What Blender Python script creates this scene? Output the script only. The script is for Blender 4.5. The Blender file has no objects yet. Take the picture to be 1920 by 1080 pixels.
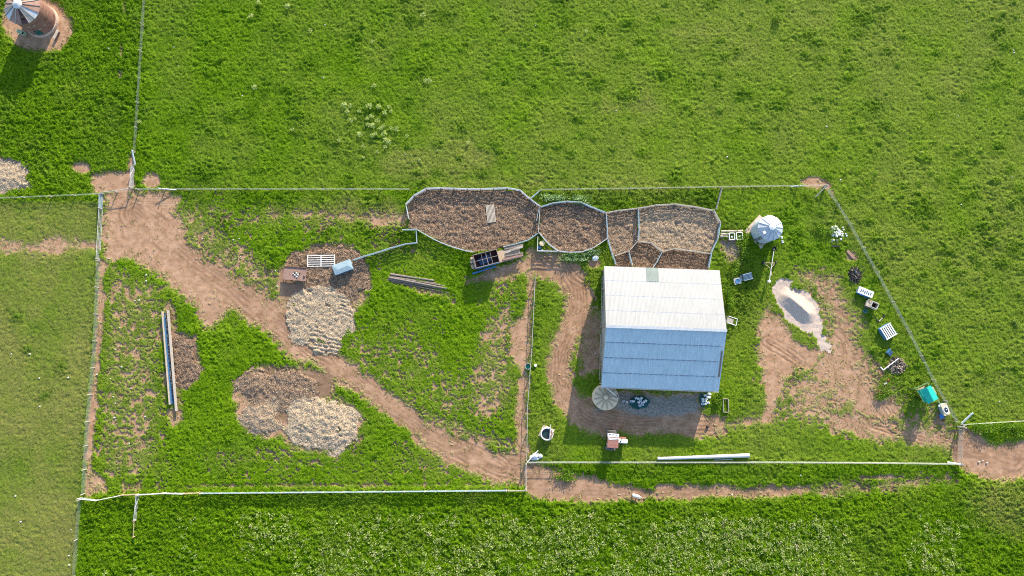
import bpy, math, random
import numpy as np
from mathutils import Vector, Matrix

S = bpy.context.scene
COL = S.collection
R = math.radians
rnd = random.Random(11)
rng = np.random.default_rng(5)

# ------------------------------------------------------------------ camera, sky, sun, exposure
F, TH, CH = 1281.0, math.atan(125 / 1281.0), 107.26     # focal length in photo pixels, tilt, flying height
cd = bpy.data.cameras.new("camera")
cam = bpy.data.objects.new("camera", cd); COL.objects.link(cam)
cam.location = (0, 0, CH); cam.rotation_euler = (TH, 0, 0)
cd.sensor_width = 36.0; cd.lens = F / 1920 * 36; cd.clip_start = 1.0; cd.clip_end = 9000.0
S.camera = cam

SUN_EL, SUN_AZ = R(21.5), R(18.5)
w = bpy.data.worlds.new("World"); S.world = w; w.use_nodes = True
nt = w.node_tree
sky = nt.nodes.new("ShaderNodeTexSky"); sky.sky_type = 'NISHITA'; sky.sun_disc = False
sky.sun_elevation = SUN_EL; sky.sun_rotation = SUN_AZ; sky.ozone_density = 1.4; sky.dust_density = 0.8
bg = nt.nodes["Background"]; bg.inputs[1].default_value = 0.15
nt.links.new(sky.outputs[0], bg.inputs[0])
sl = bpy.data.lights.new("sun", 'SUN'); sl.energy = 3.7; sl.angle = R(0.6); sl.color = (1.0, 0.90, 0.72)
sun = bpy.data.objects.new("sun", sl); COL.objects.link(sun)
sd = Vector((math.sin(SUN_AZ) * math.cos(SUN_EL), math.cos(SUN_AZ) * math.cos(SUN_EL), math.sin(SUN_EL)))
sun.rotation_euler = sd.to_track_quat('Z', 'Y').to_euler(); sun.location = (0, 0, 60)
S.view_settings.view_transform = 'Standard'; S.view_settings.look = 'None'
S.view_settings.exposure = 1.30; S.view_settings.gamma = 1.0
S.cycles.filter_width = 1.05; S.cycles.use_denoising = False; S.cycles.max_bounces = 5; S.cycles.diffuse_bounces = 3; S.cycles.glossy_bounces = 2; S.cycles.transmission_bounces = 3

# ------------------------------------------------------------------ measuring: photo pixel -> point of the place at height z
CT, ST = math.cos(TH), math.sin(TH)
def at(px, py, z=0.0):
    dx, dy = (px - 960) / F, -(py - 540) / F
    t = (CH - z) / (CT - dy * ST)
    return Vector((dx * t, (dy * CT + ST) * t, z))
def to_px(X, Y, Z=0.0):
    z = Z - CH
    yc = Y * CT + z * ST; zc = -Y * ST + z * CT
    return 960 + F * X / (-zc), 540 - F * yc / (-zc)

# ------------------------------------------------------------------ materials
def nodes(name):
    m = bpy.data.materials.new(name); m.use_nodes = True
    t = m.node_tree; return m, t, t.nodes["Principled BSDF"]
def noise(t, scale, detail=4, vec=None, rough=0.6, stretch=None):
    n = t.nodes.new("ShaderNodeTexNoise"); n.inputs["Scale"].default_value = scale
    n.inputs["Detail"].default_value = detail; n.inputs["Roughness"].default_value = rough
    if vec is None:
        vec = t.nodes.new("ShaderNodeTexCoord").outputs["Object"]
    if stretch:
        mp = t.nodes.new("ShaderNodeMapping"); mp.inputs["Scale"].default_value = stretch
        t.links.new(vec, mp.inputs[0]); vec = mp.outputs[0]
    t.links.new(vec, n.inputs["Vector"]); return n.outputs["Fac"]
def ramp(t, fac, stops):
    r = t.nodes.new("ShaderNodeValToRGB"); e = r.color_ramp.elements
    while len(e) < len(stops): e.new(0.5)
    for k, (p, c) in enumerate(stops):
        e[k].position = p; e[k].color = (*c, 1) if len(c) == 3 else c
    t.links.new(fac, r.inputs[0]); return r.outputs[0]
def mix(t, fac, a, b, mode='MIX'):
    n = t.nodes.new("ShaderNodeMix"); n.data_type = 'RGBA'; n.blend_type = mode
    for s, v in ((0, fac), (6, a), (7, b)):
        if hasattr(v, "links"): t.links.new(v, n.inputs[s])
        elif s == 0: n.inputs[s].default_value = v
        else: n.inputs[s].default_value = (*v, 1)
    return n.outputs[2]
def attr(t, name):
    a = t.nodes.new("ShaderNodeAttribute"); a.attribute_name = name; return a.outputs["Fac"]
def math_(t, op, a, b):
    n = t.nodes.new("ShaderNodeMath"); n.operation = op
    for s, v in ((0, a), (1, b)):
        if hasattr(v, "links"): t.links.new(v, n.inputs[s])
        else: n.inputs[s].default_value = v
    return n.outputs[0]
def bump(t, b, fac, strength, dist=0.02):
    n = t.nodes.new("ShaderNodeBump"); n.inputs["Strength"].default_value = strength; n.inputs["Distance"].default_value = dist
    t.links.new(fac, n.inputs["Height"]); t.links.new(n.outputs[0], b.inputs["Normal"])

def plain(name, c1, c2, scale=3.0, rough=0.7, metal=0.0, stain=None, stain_scale=1.2, stain_lo=0.55, stretch=None, bmp=0.15, spec=0.3):
    m, t, b = nodes(name)
    f = noise(t, scale, 5, stretch=stretch)
    c = ramp(t, f, [(0.3, c1), (0.7, c2)])
    if stain:
        f2 = noise(t, stain_scale, 6, rough=0.7)
        k = ramp(t, f2, [(stain_lo, (0, 0, 0)), (stain_lo + 0.12, (1, 1, 1))])
        c = mix(t, k, c, stain)
    t.links.new(c, b.inputs["Base Color"])
    b.inputs["Roughness"].default_value = rough; b.inputs["Metallic"].default_value = metal
    b.inputs["Specular IOR Level"].default_value = spec
    if bmp: bump(t, b, noise(t, scale * 6, 3), bmp)
    return m

M = {}
M['galv'] = plain('galvanised_steel', (0.42, 0.44, 0.46), (0.58, 0.60, 0.62), 2.5, 0.45, 0.25, (0.36, 0.34, 0.31), 0.9, 0.62)
M['bluesteel'] = plain('pale_blue_steel', (0.23, 0.32, 0.36), (0.34, 0.43, 0.47), 2.5, 0.5, 0.1, (0.30, 0.30, 0.28), 1.5, 0.62)
M['whitepaint'] = plain('white_paint', (0.66, 0.66, 0.63), (0.80, 0.80, 0.78), 4, 0.5, 0, (0.42, 0.38, 0.32), 2.5, 0.62)
M['whitetube'] = plain('white_tube', (0.44, 0.45, 0.44), (0.60, 0.60, 0.58), 4, 0.5, 0.1, (.30,.27,.22), 3, .6)
M['wood'] = plain('weathered_timber', (0.30, 0.26, 0.22), (0.46, 0.42, 0.37), 3, 0.85, 0, (0.20, 0.16, 0.13), 2.0, 0.6, (1, 1, 6))
M['palewood'] = plain('pale_timber', (0.36, 0.30, 0.235), (0.52, 0.45, 0.365), 3, 0.85, 0, (0.33, 0.27, 0.2), 2.0, 0.62)
M['tanwood'] = plain('tan_timber', (0.36, 0.26, 0.17), (0.55, 0.42, 0.30), 4, 0.85)
M['darkwood'] = plain('dark_timber', (0.13, 0.095, 0.075), (0.26, 0.20, 0.16), 3, 0.9)
M['rust'] = plain('rusty_steel', (0.20, 0.085, 0.05), (0.36, 0.19, 0.13), 2.0, 0.8, 0.1, (0.14, 0.055, 0.035), 1.1, 0.58)
M['rustpale'] = plain('faded_rust', (0.25, 0.145, 0.112), (0.37, 0.235, 0.185), 1.6, 0.75, 0.1, (0.24, 0.13, 0.10), 1.2, 0.56)
M['rustdark'] = plain('dark_rust', (0.06, 0.028, 0.022), (0.14, 0.06, 0.045), 1.5, 0.8, 0.1, (0.05, 0.07, 0.14), 0.9, 0.55)
M['concrete'] = plain('concrete', (0.40, 0.37, 0.33), (0.55, 0.52, 0.47), 2.0, 0.9, 0, (0.27, 0.24, 0.20), 1.3, 0.6)
M['pinkconcrete'] = plain('stained_concrete', (0.46, 0.34, 0.26), (0.60, 0.47, 0.37), 1.5, 0.9, 0, (0.34, 0.22, 0.15), 1.1, 0.58)
M['cream'] = plain('cream_plastic', (0.62, 0.475, 0.30), (0.70, 0.555, 0.37), 1.2, 0.8, 0, (0.58, 0.48, 0.35), 0.8, 0.62)
M['blackpaint'] = plain('black_metal', (0.012, 0.012, 0.014), (0.035, 0.033, 0.035), 4, 0.6)
M['rubber'] = plain('tyre_rubber', (0.06, 0.055, 0.05), (0.20, 0.18, 0.16), 6, 0.9)
M['bluepaint'] = plain('blue_paint', (0.04, 0.14, 0.30), (0.09, 0.24, 0.42), 2.5, 0.5, 0, (0.16, 0.17, 0.19), 1.5, 0.64)
M['brightblue'] = plain('bright_blue_plastic', (0.03, 0.16, 0.50), (0.06, 0.24, 0.62), 3, 0.45)
M['navy'] = plain('navy_plastic', (0.025, 0.06, 0.13), (0.05, 0.11, 0.20), 3, 0.5)
M['teal'] = plain('turquoise_paint', (0.008, 0.33, 0.26), (0.015, 0.46, 0.36), 2, 0.5, 0, (0.03, 0.28, 0.24), 1.5, 0.62)
M['green'] = plain('olive_green_paint', (0.10, 0.17, 0.06), (0.20, 0.28, 0.10), 3, 0.6)
M['palegreen'] = plain('pale_green_paint', (0.26, 0.33, 0.20), (0.38, 0.44, 0.30), 4, 0.6, 0, (0.32, 0.26, 0.17), 2.2, 0.58)
M['tarp'] = plain('teal_netting', (0.008, 0.05, 0.05), (0.02, 0.11, 0.10), 3, 0.8)
M['water'] = plain('dark_water', (0.01, 0.02, 0.022), (0.03, 0.06, 0.06), 1, 0.08, 0, bmp=0.02, spec=0.5)
M['greenwater'] = plain('green_water', (0.005, 0.07, 0.045), (0.01, 0.12, 0.08), 2, 0.1, 0, bmp=0.02, spec=0.5)
M['stone'] = plain('pale_stone', (0.42, 0.39, 0.35), (0.64, 0.61, 0.57), 5, 0.85)
M['sack'] = plain('white_woven_sack', (0.52, 0.56, 0.60), (0.78, 0.79, 0.79), 3, 0.7, 0, (0.22, 0.30, 0.42), 1.8, 0.62)
M['char'] = plain('charred_wood', (0.012, 0.011, 0.012), (0.06, 0.055, 0.055), 5, 0.95)
M['chunk'] = plain('split_wood', (0.07, 0.05, 0.04), (0.42, 0.32, 0.22), 2.2, 0.9)
M['red'] = plain('red_plastic', (0.50, 0.07, 0.05), (0.62, 0.14, 0.09), 4, 0.5)
M['wool'] = plain('white_wool', (0.66, 0.64, 0.58), (0.82, 0.80, 0.75), 8, 0.95, bmp=0.4)
M['face'] = plain('sheep_face', (0.50, 0.40, 0.31), (0.62, 0.52, 0.42), 8, 0.9)
M['barnwall'] = plain('barn_cladding', (0.30, 0.28, 0.25), (0.44, 0.41, 0.37), 1.2, 0.8, 0.1, (0.22, 0.18, 0.14), 0.8, 0.6)
M['patch'] = plain('translucent_sheet', (0.12, 0.155, 0.15), (0.17, 0.21, 0.20), 1.2, 0.6)
M['tractorred'] = plain('faded_red_paint', (.24, .095, .075), (.36, .175, .14), 2.2, .7, 0, (.44, .33, .28), 2.6, .60)
M['rustgrey'] = plain('grey_rust', (.20, .155, .13), (.32, .26, .225), 2.5, .8)
M['oldplank'] = plain('old_grey_plank', (.17, .135, .11), (.29, .24, .20), 3, .9, 0, (.12, .09, .075), 2, .6)
M['toprail'] = plain('worn_rail', (.30, .29, .26), (.46, .45, .41), 2.5, .8)
M['inside'] = plain('dark_interior', (0.01, 0.009, 0.008), (0.025, 0.02, 0.018), 2, 0.9)

def roof_mat(name, base, dark, streak=0.5):
    m, t, b = nodes(name)
    tc = t.nodes.new("ShaderNodeTexCoord"); sx = t.nodes.new("ShaderNodeSeparateXYZ")
    t.links.new(tc.outputs["Object"], sx.inputs[0])
    sh = math_(t, 'FLOOR', math_(t, 'DIVIDE', sx.outputs[0], 0.76), 0)
    row = math_(t, 'FLOOR', math_(t, 'DIVIDE', sx.outputs[1], 2.33), 0)
    wn = t.nodes.new("ShaderNodeTexWhiteNoise"); wn.noise_dimensions = '2D'
    cx = t.nodes.new("ShaderNodeCombineXYZ"); t.links.new(sh, cx.inputs[0]); t.links.new(row, cx.inputs[1])
    t.links.new(cx.outputs[0], wn.inputs["Vector"])
    f = noise(t, 1.0, 6, tc.outputs["Object"], 0.7, (7.0, 0.35, 1))
    f2 = noise(t, 0.35, 4, tc.outputs["Object"], 0.6)
    c = ramp(t, f, [(0.36, dark), (0.60, base)])
    c = mix(t, math_(t, 'MULTIPLY', wn.outputs["Value"], 0.28), c, dark)
    c = mix(t, ramp(t, f2, [(0.45, (0, 0, 0)), (0.75, (.3, .3, .3))]), c, tuple(v * 0.85 for v in dark))
    t.links.new(c, b.inputs["Base Color"]); b.inputs["Roughness"].default_value = 0.5; b.inputs["Metallic"].default_value = 0.1
    b.inputs["Specular IOR Level"].default_value = 0.3
    return m
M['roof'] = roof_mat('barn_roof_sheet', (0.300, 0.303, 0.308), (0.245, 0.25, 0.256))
M['roofshade'] = roof_mat('barn_roof_sheet_shade_blue', (0.52, 0.61, 0.64), (0.37, 0.46, 0.51))  # same sheet, with the shaded slope's blue sky light put into its colour
M['lap'] = plain('lap_shadow_rust', (.12, .18, .26), (.20, .26, .33), 3, .7, 0, (.26, .17, .11), 2.5, .5)  # dark blue paints the shadow at the sheet laps, plus rust stains
M['rib'] = plain('darker_cream_rib', (.30, .24, .165), (.40, .33, .23), 3, .8)  # ribs in a darker cream than the lid

# ------------------------------------------------------------------ mesh helper
class MB:
    def __init__(s): s.v = []; s.f = []
    def add(s, vs, fs):
        o = len(s.v); s.v += [tuple(q) for q in vs]; s.f += [tuple(i + o for i in q) for q in fs]; return s
    def box(s, c, d, rz=0.0, bev=0.0):
        cx, cy, cz = c; x, y, z = d[0] / 2, d[1] / 2, d[2] / 2; ca, sa = math.cos(rz), math.sin(rz)
        if bev <= 0:
            P = [(-x, -y, -z), (x, -y, -z), (x, y, -z), (-x, y, -z), (-x, -y, z), (x, -y, z), (x, y, z), (-x, y, z)]
            Q = [(0, 3, 2, 1), (4, 5, 6, 7), (0, 1, 5, 4), (1, 2, 6, 5), (2, 3, 7, 6), (3, 0, 4, 7)]
        else:
            b = min(bev, x * .9, y * .9, z * .9); P = []; Q = []
            ring = lambda e, zz: [(-x + e, -y + (b if e == 0 else e), zz), (x - e, -y + (b if e == 0 else e), zz)]
            lv = [(-z, b), (-z + b, 0), (z - b, 0), (z, b)]
            for zz, e in lv:
                X, Y = x - e, y - e; k = b * 0.8
                P += [(-X + k, -Y, zz), (X - k, -Y, zz), (X, -Y + k, zz), (X, Y - k, zz), (X - k, Y, zz), (-X + k, Y, zz), (-X, Y - k, zz), (-X, -Y + k, zz)]
            for l in range(3):
                for i in range(8): Q.append((l * 8 + i, l * 8 + (i + 1) % 8, l * 8 + 8 + (i + 1) % 8, l * 8 + 8 + i))
            Q.append(tuple(range(7, -1, -1))); Q.append(tuple(range(24, 32)))
        s.add([(cx + ca * p[0] - sa * p[1], cy + sa * p[0] + ca * p[1], cz + p[2]) for p in P], Q); return s
    def beam(s, p, q, wd, ht):
        p, q = Vector(p), Vector(q); d = (q - p); n = d.normalized()
        up = Vector((0, 0, 1)) if abs(n.z) < 0.95 else Vector((0, 1, 0))
        a = n.cross(up).normalized() * wd / 2; b = a.normalized().cross(n) * ht / 2
        P = [p - a - b, p + a - b, p + a + b, p - a + b, q - a - b, q + a - b, q + a + b, q - a + b]
        s.add(P, [(0, 1, 2, 3), (7, 6, 5, 4), (0, 4, 5, 1), (1, 5, 6, 2), (2, 6, 7, 3), (3, 7, 4, 0)]); return s
    def tube(s, p, q, r, r2=None, n=8, cap=True):
        p, q = Vector(p), Vector(q); r2 = r if r2 is None else r2
        d = (q - p).normalized(); up = Vector((0, 0, 1)) if abs(d.z) < 0.95 else Vector((1, 0, 0))
        a = d.cross(up).normalized(); b = a.cross(d)
        P = []
        for c, rr in ((p, r), (q, r2)):
            P += [c + (a * math.cos(2 * math.pi * i / n) + b * math.sin(2 * math.pi * i / n)) * rr for i in range(n)]
        Q = [(i, i + n, (i + 1) % n + n, (i + 1) % n) for i in range(n)]
        if cap: Q += [tuple(range(n)), tuple(range(2 * n - 1, n - 1, -1))]
        s.add(P, Q); return s
    def path(s, pts, r, n=6):
        for a, b in zip(pts[:-1], pts[1:]): s.tube(a, b, r, n=n)
        return s
    def lathe(s, prof, c=(0, 0, 0), n=24, a0=0.0, close=True):
        P = []
        for r, z in prof:
            P += [(c[0] + r * math.cos(a0 + 2 * math.pi * i / n), c[1] + r * math.sin(a0 + 2 * math.pi * i / n), c[2] + z) for i in range(n)]
        Q = []
        for l in range(len(prof) - 1):
            for i in range(n): Q.append((l * n + i, l * n + (i + 1) % n, l * n + n + (i + 1) % n, l * n + n + i))
        if close: Q += [tuple(range(n - 1, -1, -1)), tuple(range((len(prof) - 1) * n, len(prof) * n))]
        s.add(P, Q); return s
    def prism(s, poly, z0, z1):
        n = len(poly); P = [(x, y, z0) for x, y in poly] + [(x, y, z1) for x, y in poly]
        s.add(P, [tuple(range(n - 1, -1, -1)), tuple(range(n, 2 * n))] + [(i, (i + 1) % n, (i + 1) % n + n, i + n) for i in range(n)]); return s
    def rock(s, c, d, seed=0, n=7):
        r = random.Random(seed); P = []; Q = []
        lv = [(-0.5, 0.55), (-0.1, 1.0), (0.3, 0.8), (0.5, 0.35)]
        for z, k in lv:
            for i in range(n):
                a = 2 * math.pi * i / n + r.uniform(-.25, .25); q = k * r.uniform(.75, 1.15)
                P.append((c[0] + d[0] / 2 * q * math.cos(a), c[1] + d[1] / 2 * q * math.sin(a), c[2] + d[2] * (z + r.uniform(-.08, .08))))
        for l in range(3):
            for i in range(n): Q.append((l * n + i, l * n + (i + 1) % n, l * n + n + (i + 1) % n, l * n + n + i))
        Q += [tuple(range(n - 1, -1, -1)), tuple(range(3 * n, 4 * n))]
        s.add(P, Q); return s
    def build(s, name, m, parent=None, loc=None, smooth=False):
        me = bpy.data.meshes.new(name); me.from_pydata(s.v, [], s.f); me.update()
        me.materials.append(m)
        if smooth: me.polygons.foreach_set("use_smooth", [True] * len(me.polygons))
        o = bpy.data.objects.new(name, me); COL.objects.link(o)
        if parent: o.parent = parent
        if loc is not None: o.location = loc
        return o
def tag(o, label=None, cat=None, group=None, kind=None):
    if label: o["label"] = label
    if cat: o["category"] = cat
    if group: o["group"] = group
    if kind: o["kind"] = kind
    return o
def thing(name, label, cat, loc, rz=0.0, group=None):
    o = bpy.data.objects.new(name, None); COL.objects.link(o); o.empty_display_size = 0.3
    o.location = loc; o.rotation_euler = (0, 0, rz)
    return tag(o, label, cat, group)

# ------------------------------------------------------------------ numpy noise
def vn(x, y, s, seed):
    T = np.random.default_rng(seed).random((256, 256)).astype(np.float32)
    u, v = x / s, y / s
    i = np.floor(u).astype(np.int32); j = np.floor(v).astype(np.int32)
    fu = (u - i).astype(np.float32); fv = (v - j).astype(np.float32)
    fu = fu * fu * (3 - 2 * fu); fv = fv * fv * (3 - 2 * fv)
    i0, i1, j0, j1 = i & 255, (i + 1) & 255, j & 255, (j + 1) & 255
    a = T[i0, j0] * (1 - fu) + T[i1, j0] * fu; b = T[i0, j1] * (1 - fu) + T[i1, j1] * fu
    return a * (1 - fv) + b * fv
def fbm(x, y, s, seed, o=4, g=0.5):
    r = 0; a = 1.0; n = 0
    for k in range(o):
        r = r + a * vn(x + 17.3 * k, y - 9.1 * k, s / 2 ** k, seed + k); n += a; a *= g
    return r / n
sst = lambda a, b, x: (lambda t: t * t * (3 - 2 * t))(np.clip((x - a) / (b - a), 0, 1))

# ------------------------------------------------------------------ the ground: one fine height field
GX0, GX1, GY0, GY1, GD = -90.0, 90.0, -46.5, 62.5, 0.125
gx = np.arange(GX0, GX1 + 1e-6, GD); gy = np.arange(GY0, GY1 + 1e-6, GD)
NX, NY = len(gx), len(gy)
X, Y = np.meshgrid(gx, gy)                     # [NY,NX]
X = X.astype(np.float32); Y = Y.astype(np.float32)
PX, PY = to_px(X, Y)
wob = (fbm(X, Y, 2.4, 40, 4) - 0.5)            # ragged edges
wob2 = (fbm(X, Y, 0.7, 50, 3) - 0.5)

def region(poly, pad):
    xs = [p[0] for p in poly]; ys = [p[1] for p in poly]
    m = (PX > min(xs) - pad) & (PX < max(xs) + pad) & (PY > min(ys) - pad) & (PY < max(ys) + pad)
    r = np.where(m.any(1))[0]; c = np.where(m.any(0))[0]
    if len(r) == 0: return None
    return slice(r[0], r[-1] + 1), slice(c[0], c[-1] + 1)
def sdf(poly, pad=30, closed=True):
    sl_ = region(poly, pad)
    if sl_ is None: return None, None
    x, y = PX[sl_], PY[sl_]; d = np.full(x.shape, 1e9, np.float32); ins = np.zeros(x.shape, bool)
    n = len(poly)
    for i in range(n if closed else n - 1):
        ax, ay = poly[i]; bx, by = poly[(i + 1) % n]
        ex, ey = bx - ax, by - ay
        t = np.clip(((x - ax) * ex + (y - ay) * ey) / (ex * ex + ey * ey + 1e-9), 0, 1)
        d = np.minimum(d, (x - ax - ex * t) ** 2 + (y - ay - ey * t) ** 2)
        if closed and abs(ey) > 1e-9:
            c = (ay > y) != (by > y)
            ins ^= c & (x < ex * (y - ay) / ey + ax)
    d = np.sqrt(d)
    return sl_, np.where(ins, d, -d) if closed else d
def ell(cx, cy, rx, ry, rot=0, n=20):
    c, s_ = math.cos(R(rot)), math.sin(R(rot)); o = []
    for i in range(n):
        a = 2 * math.pi * i / n; u, v = rx * math.cos(a), ry * math.sin(a); o.append((cx + c * u - s_ * v, cy + s_ * u + c * v))
    return o
Z0 = lambda: np.zeros(X.shape, np.float32)
def paint(field, poly, strength=1.0, soft=6.0, rag=16.0, closed=True, width=0):
    sl_, d = sdf(poly, 40 + width, closed)
    if sl_ is None: return
    if not closed: d = width / 2 - d
    soft = soft * 2.6 if field is soil else soft
    m = sst(-soft, soft, d + rag * wob[sl_] * 1.3 + rag * 0.5 * wob2[sl_]) * strength
    field[sl_] = np.maximum(field[sl_], m)

soil = Z0(); darksoil = Z0(); dry = Z0(); rough = Z0() + 0.6; lush = Z0()
# --- bare earth
TR = [(196,364),(300,361),(335,372),(322,400),(350,430),(335,445),(368,470),(405,492),(440,518),(490,545),(522,560),(560,602),(605,645),(650,675),(700,712),(745,742),(800,788),(850,818),(905,835),(950,848),(985,846),(986,906),(945,908),(895,892),(850,866),(800,838),(752,797),(700,766),(660,737),(605,692),(560,676),(520,640),(490,610),(450,590),(425,580),(412,606),(385,612),(368,580),(332,545),(292,510),(250,488),(200,484),(193,440)]
paint(soil, TR, 1.0, 8, 20)
paint(soil, [(330,370),(430,440),(520,500),(520,560),(420,520),(330,460)], .52, 20, 20)
paint(soil, [(330,470),(470,500),(530,530),(520,570),(430,590),(350,560),(270,500)], .55, 20, 20)
paint(soil, [(985,872),(1040,880),(1090,895),(1150,905),(1182,913),(1235,924),(1290,906),(1345,912),(1402,918),(1480,912),(1535,905),(1500,927),(1400,931),(1300,933),(1200,936),(1090,938),(1000,934),(985,928)], 1.0, 5, 10)
paint(soil, [(1235,905),(1265,908),(1275,918),(1250,925),(1220,925)], .9, 4, 8)
paint(soil, [(1450,918),(1530,904),(1600,905),(1690,894),(1745,897),(1780,885),(1790,900),(1690,918),(1600,926),(1500,930)], .58, 8, 12)
paint(soil, [(1797,800),(1835,818),(1865,832),(1925,826),(2010,820),(2010,896),(1920,894),(1875,903),(1830,888),(1803,878),(1790,862),(1788,830)], 1.05, 6, 12)
paint(soil, [(1000,492),(1040,500),(1068,520),(1082,550),(1084,585),(1068,620),(1052,655),(1046,690),(1052,725),(1072,758),(1105,784),(1150,795)], 1.0, 7, 12, False, 44)
paint(soil, [(1000,492),(1030,482),(1065,500),(1092,540),(1098,575),(1090,600)], .8, 6, 10, False, 16)
paint(soil, [(1105,784),(1160,796),(1240,797),(1300,800),(1345,800)], .95, 7, 10, False, 32)
paint(soil, [(1300,802),(1380,795),(1430,785)], .55, 7, 10, False, 20)
paint(soil, [(1085,592),(1132,585),(1129,690),(1095,700),(1082,660)], .80, 8, 12)
paint(soil, [(1075,770),(1120,755),(1160,735),(1310,740),(1312,775),(1310,792),(1290,812),(1200,810),(1120,798)], 1.0, 7, 12)
paint(soil, [(985,468),(1008,468),(1006,510),(999,560),(993,640),(988,700),(984,800),(986,850),(968,850),(968,770),(976,700),(956,655),(962,612),(976,585),(990,560),(984,520)], .95, 5, 10)
paint(soil, [(870,523),(930,505),(985,488),(1012,468),(1020,500),(1000,508),(965,515),(930,528),(872,532)], 1.0, 5, 10)
paint(soil, [(900,600),(960,560),(985,610),(960,660),(975,700),(960,760),(900,800),(860,760)], .44, 12, 20)
paint(soil, [(790,760),(880,800),(965,830),(960,850),(870,830),(790,785)], .56, 10, 16)
paint(soil, [(660,700),(760,770),(850,825),(830,835),(745,785),(655,720)], .6, 8, 14)
paint(soil, [(1427,600),(1440,568),(1455,592),(1472,612),(1488,640),(1520,655),(1545,655),(1520,690),(1490,688),(1478,705),(1462,735),(1447,790),(1428,792),(1436,725),(1424,680)], 1.0, 6, 14)
paint(soil, [(1505,512),(1560,520),(1592,560),(1602,610),(1612,650),(1640,690),(1690,755),(1690,790),(1640,775),(1590,760),(1540,720),(1520,690),(1545,655),(1550,600)], .84, 16, 26)
paint(soil, [(1610,720),(1660,735),(1692,760),(1690,790),(1650,785),(1600,770)], .95, 6, 14)
paint(soil, [(1545,770),(1600,770),(1690,800),(1790,812),(1796,840),(1720,838),(1640,820),(1560,805)], .86, 10, 18)
paint(soil, [(1475,700),(1560,690),(1620,760),(1560,800),(1470,790)], .58, 14, 18)
paint(soil, [(1600,700),(1680,770),(1780,800),(1790,845),(1700,840),(1600,800),(1540,750)], .58, 18, 20)
paint(soil, [(1425,590),(1480,620),(1560,650),(1560,760),(1450,800),(1420,720)], .42, 18, 20)
paint(soil, ell(150,313,15,10), 1, 3, 8); paint(soil, [(176,333),(200,325),(232,326),(240,322),(248,300),(250,358),(176,362)], 1, 4, 10)
paint(soil, ell(285,338,16,14), 1, 3, 8); paint(soil, [(243,290),(250,290),(250,330),(240,325)], 1, 3, 6)
paint(soil, [(-40,442),(40,455),(110,442),(150,455),(192,449),(192,470),(125,472),(60,476),(-40,470)], .72, 6, 16)
paint(soil, [(191,495),(189,600),(180,700),(172,790),(167,850),(166,925)], 1, 4, 10, False, 11)
paint(soil, [(164,880),(200,895),(200,922),(164,925)], .8, 4, 10); paint(soil, [(225,905),(265,905),(268,920),(225,920)], .62, 4, 10)
paint(soil, [(268,914),(470,910),(940,908)], .5, 3, 8, False, 5)
paint(soil, [(1498,336),(1530,331),(1556,344),(1562,368),(1545,356),(1510,351)], 1, 4, 8)
paint(soil, [(500,392),(640,398),(735,395),(768,395),(766,432),(745,425),(690,424),(640,412),(560,408),(500,410)], .60, 10, 20)
paint(soil, [(690,408),(768,392),(768,430),(745,424),(700,425)], .72, 6, 14)
paint(soil, [(360,375),(500,385),(640,395),(600,420),(450,420),(360,400)], .40, 14, 20)
paint(soil, ell(70,44,66,50,20), 1.1, 5, 8)
paint(soil, [(305,565),(322,560),(335,620),(342,760),(338,790),(325,790),(308,700)], .62, 4, 10)
paint(soil, ell(346,675,30,50), 1, 5, 8); paint(soil, ell(330,777,14,18), .8, 5, 8)
paint(soil, [(195,480),(300,520),(320,600),(300,900),(180,910),(185,700)], .40, 14, 20)
for e_ in (ell(430,410,110,45), ell(560,420,120,30), ell(740,680,110,90), ell(850,740,110,70), ell(720,480,70,40), ell(930,560,50,40), ell(250,880,90,40), ell(520,860,160,40), ell(820,870,120,40)): paint(soil, e_, .33, 24, 26)
paint(soil, [(520,505),(545,480),(600,458),(660,458),(690,500),(695,535),(650,568),(535,560),(520,540)], 1.1, 5, 10)
paint(soil, ell(560,725,70,38), 1, 6, 12); paint(soil, ell(500,755,62,68), .9, 6, 12); paint(soil, ell(600,795,84,64), .62, 8, 14)
paint(soil, [(1060,610),(1082,620),(1060,690),(1030,700),(1020,650)], .52, 8, 14)
paint(soil, [(735,510),(845,550),(850,565),(735,530)], .6, 4, 10)
paint(soil, ell(1595,478,12,8,35), .6, 3, 6)
paint(soil, [(1740,760),(1775,775),(1790,800),(1765,815),(1740,790)], .5, 6, 10)
for cx, cy, rx, ry in [(229,95,2,12),(234,12,2,10),(226,140,2,5),(660,720,30,8),(1115,495,12,8),(1075,520,20,8),(1650,895,40,4)]:
    paint(soil, ell(cx, cy, rx, ry), .8, 2, 5)
paint(soil, [(1350,452),(1376,450),(1392,478),(1388,500),(1366,492),(1355,470)], .75, 4, 10)
# --- pens (trampled mulch), heaps
PENS = [[(768,412),(763,385),(778,368),(801,356),(975,359),(1012,389),(1009,438),(985,453),(930,468),(888,473),(847,463),(803,442),(782,431),(763,430)],
        [(1013,390),(1037,382),(1063,379),(1088,381),(1112,391),(1135,401),(1138,449),(1112,465),(1090,473),(1066,474),(1046,471),(1027,457),(1011,437)],
        [(1135,401),(1158,396),(1194,392),(1194,453),(1177,472),(1151,480),(1145,472),(1138,449)],
        [(1194,392),(1228,386),(1263,384),(1299,389),(1335,396),(1347,419),(1343,448),(1331,474),(1300,472),(1263,467),(1239,472),(1219,456),(1194,453)],
        [(1194,453),(1219,456),(1239,472),(1229,492),(1222,506),(1195,506),(1184,498),(1177,472)],
        [(1239,472),(1263,467),(1300,472),(1331,476),(1326,510),(1222,508),(1229,492)],
        [(1151,480),(1177,472),(1184,498),(1190,508),(1153,508)]]
pen = Z0(); pen_pale = Z0()
for k, p in enumerate(PENS):
    paint(pen, p, 1.0, 3, 3)
paint(pen_pale, PENS[3], .6, 5, 3); paint(pen_pale, PENS[2], .25, 5, 3)
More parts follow.
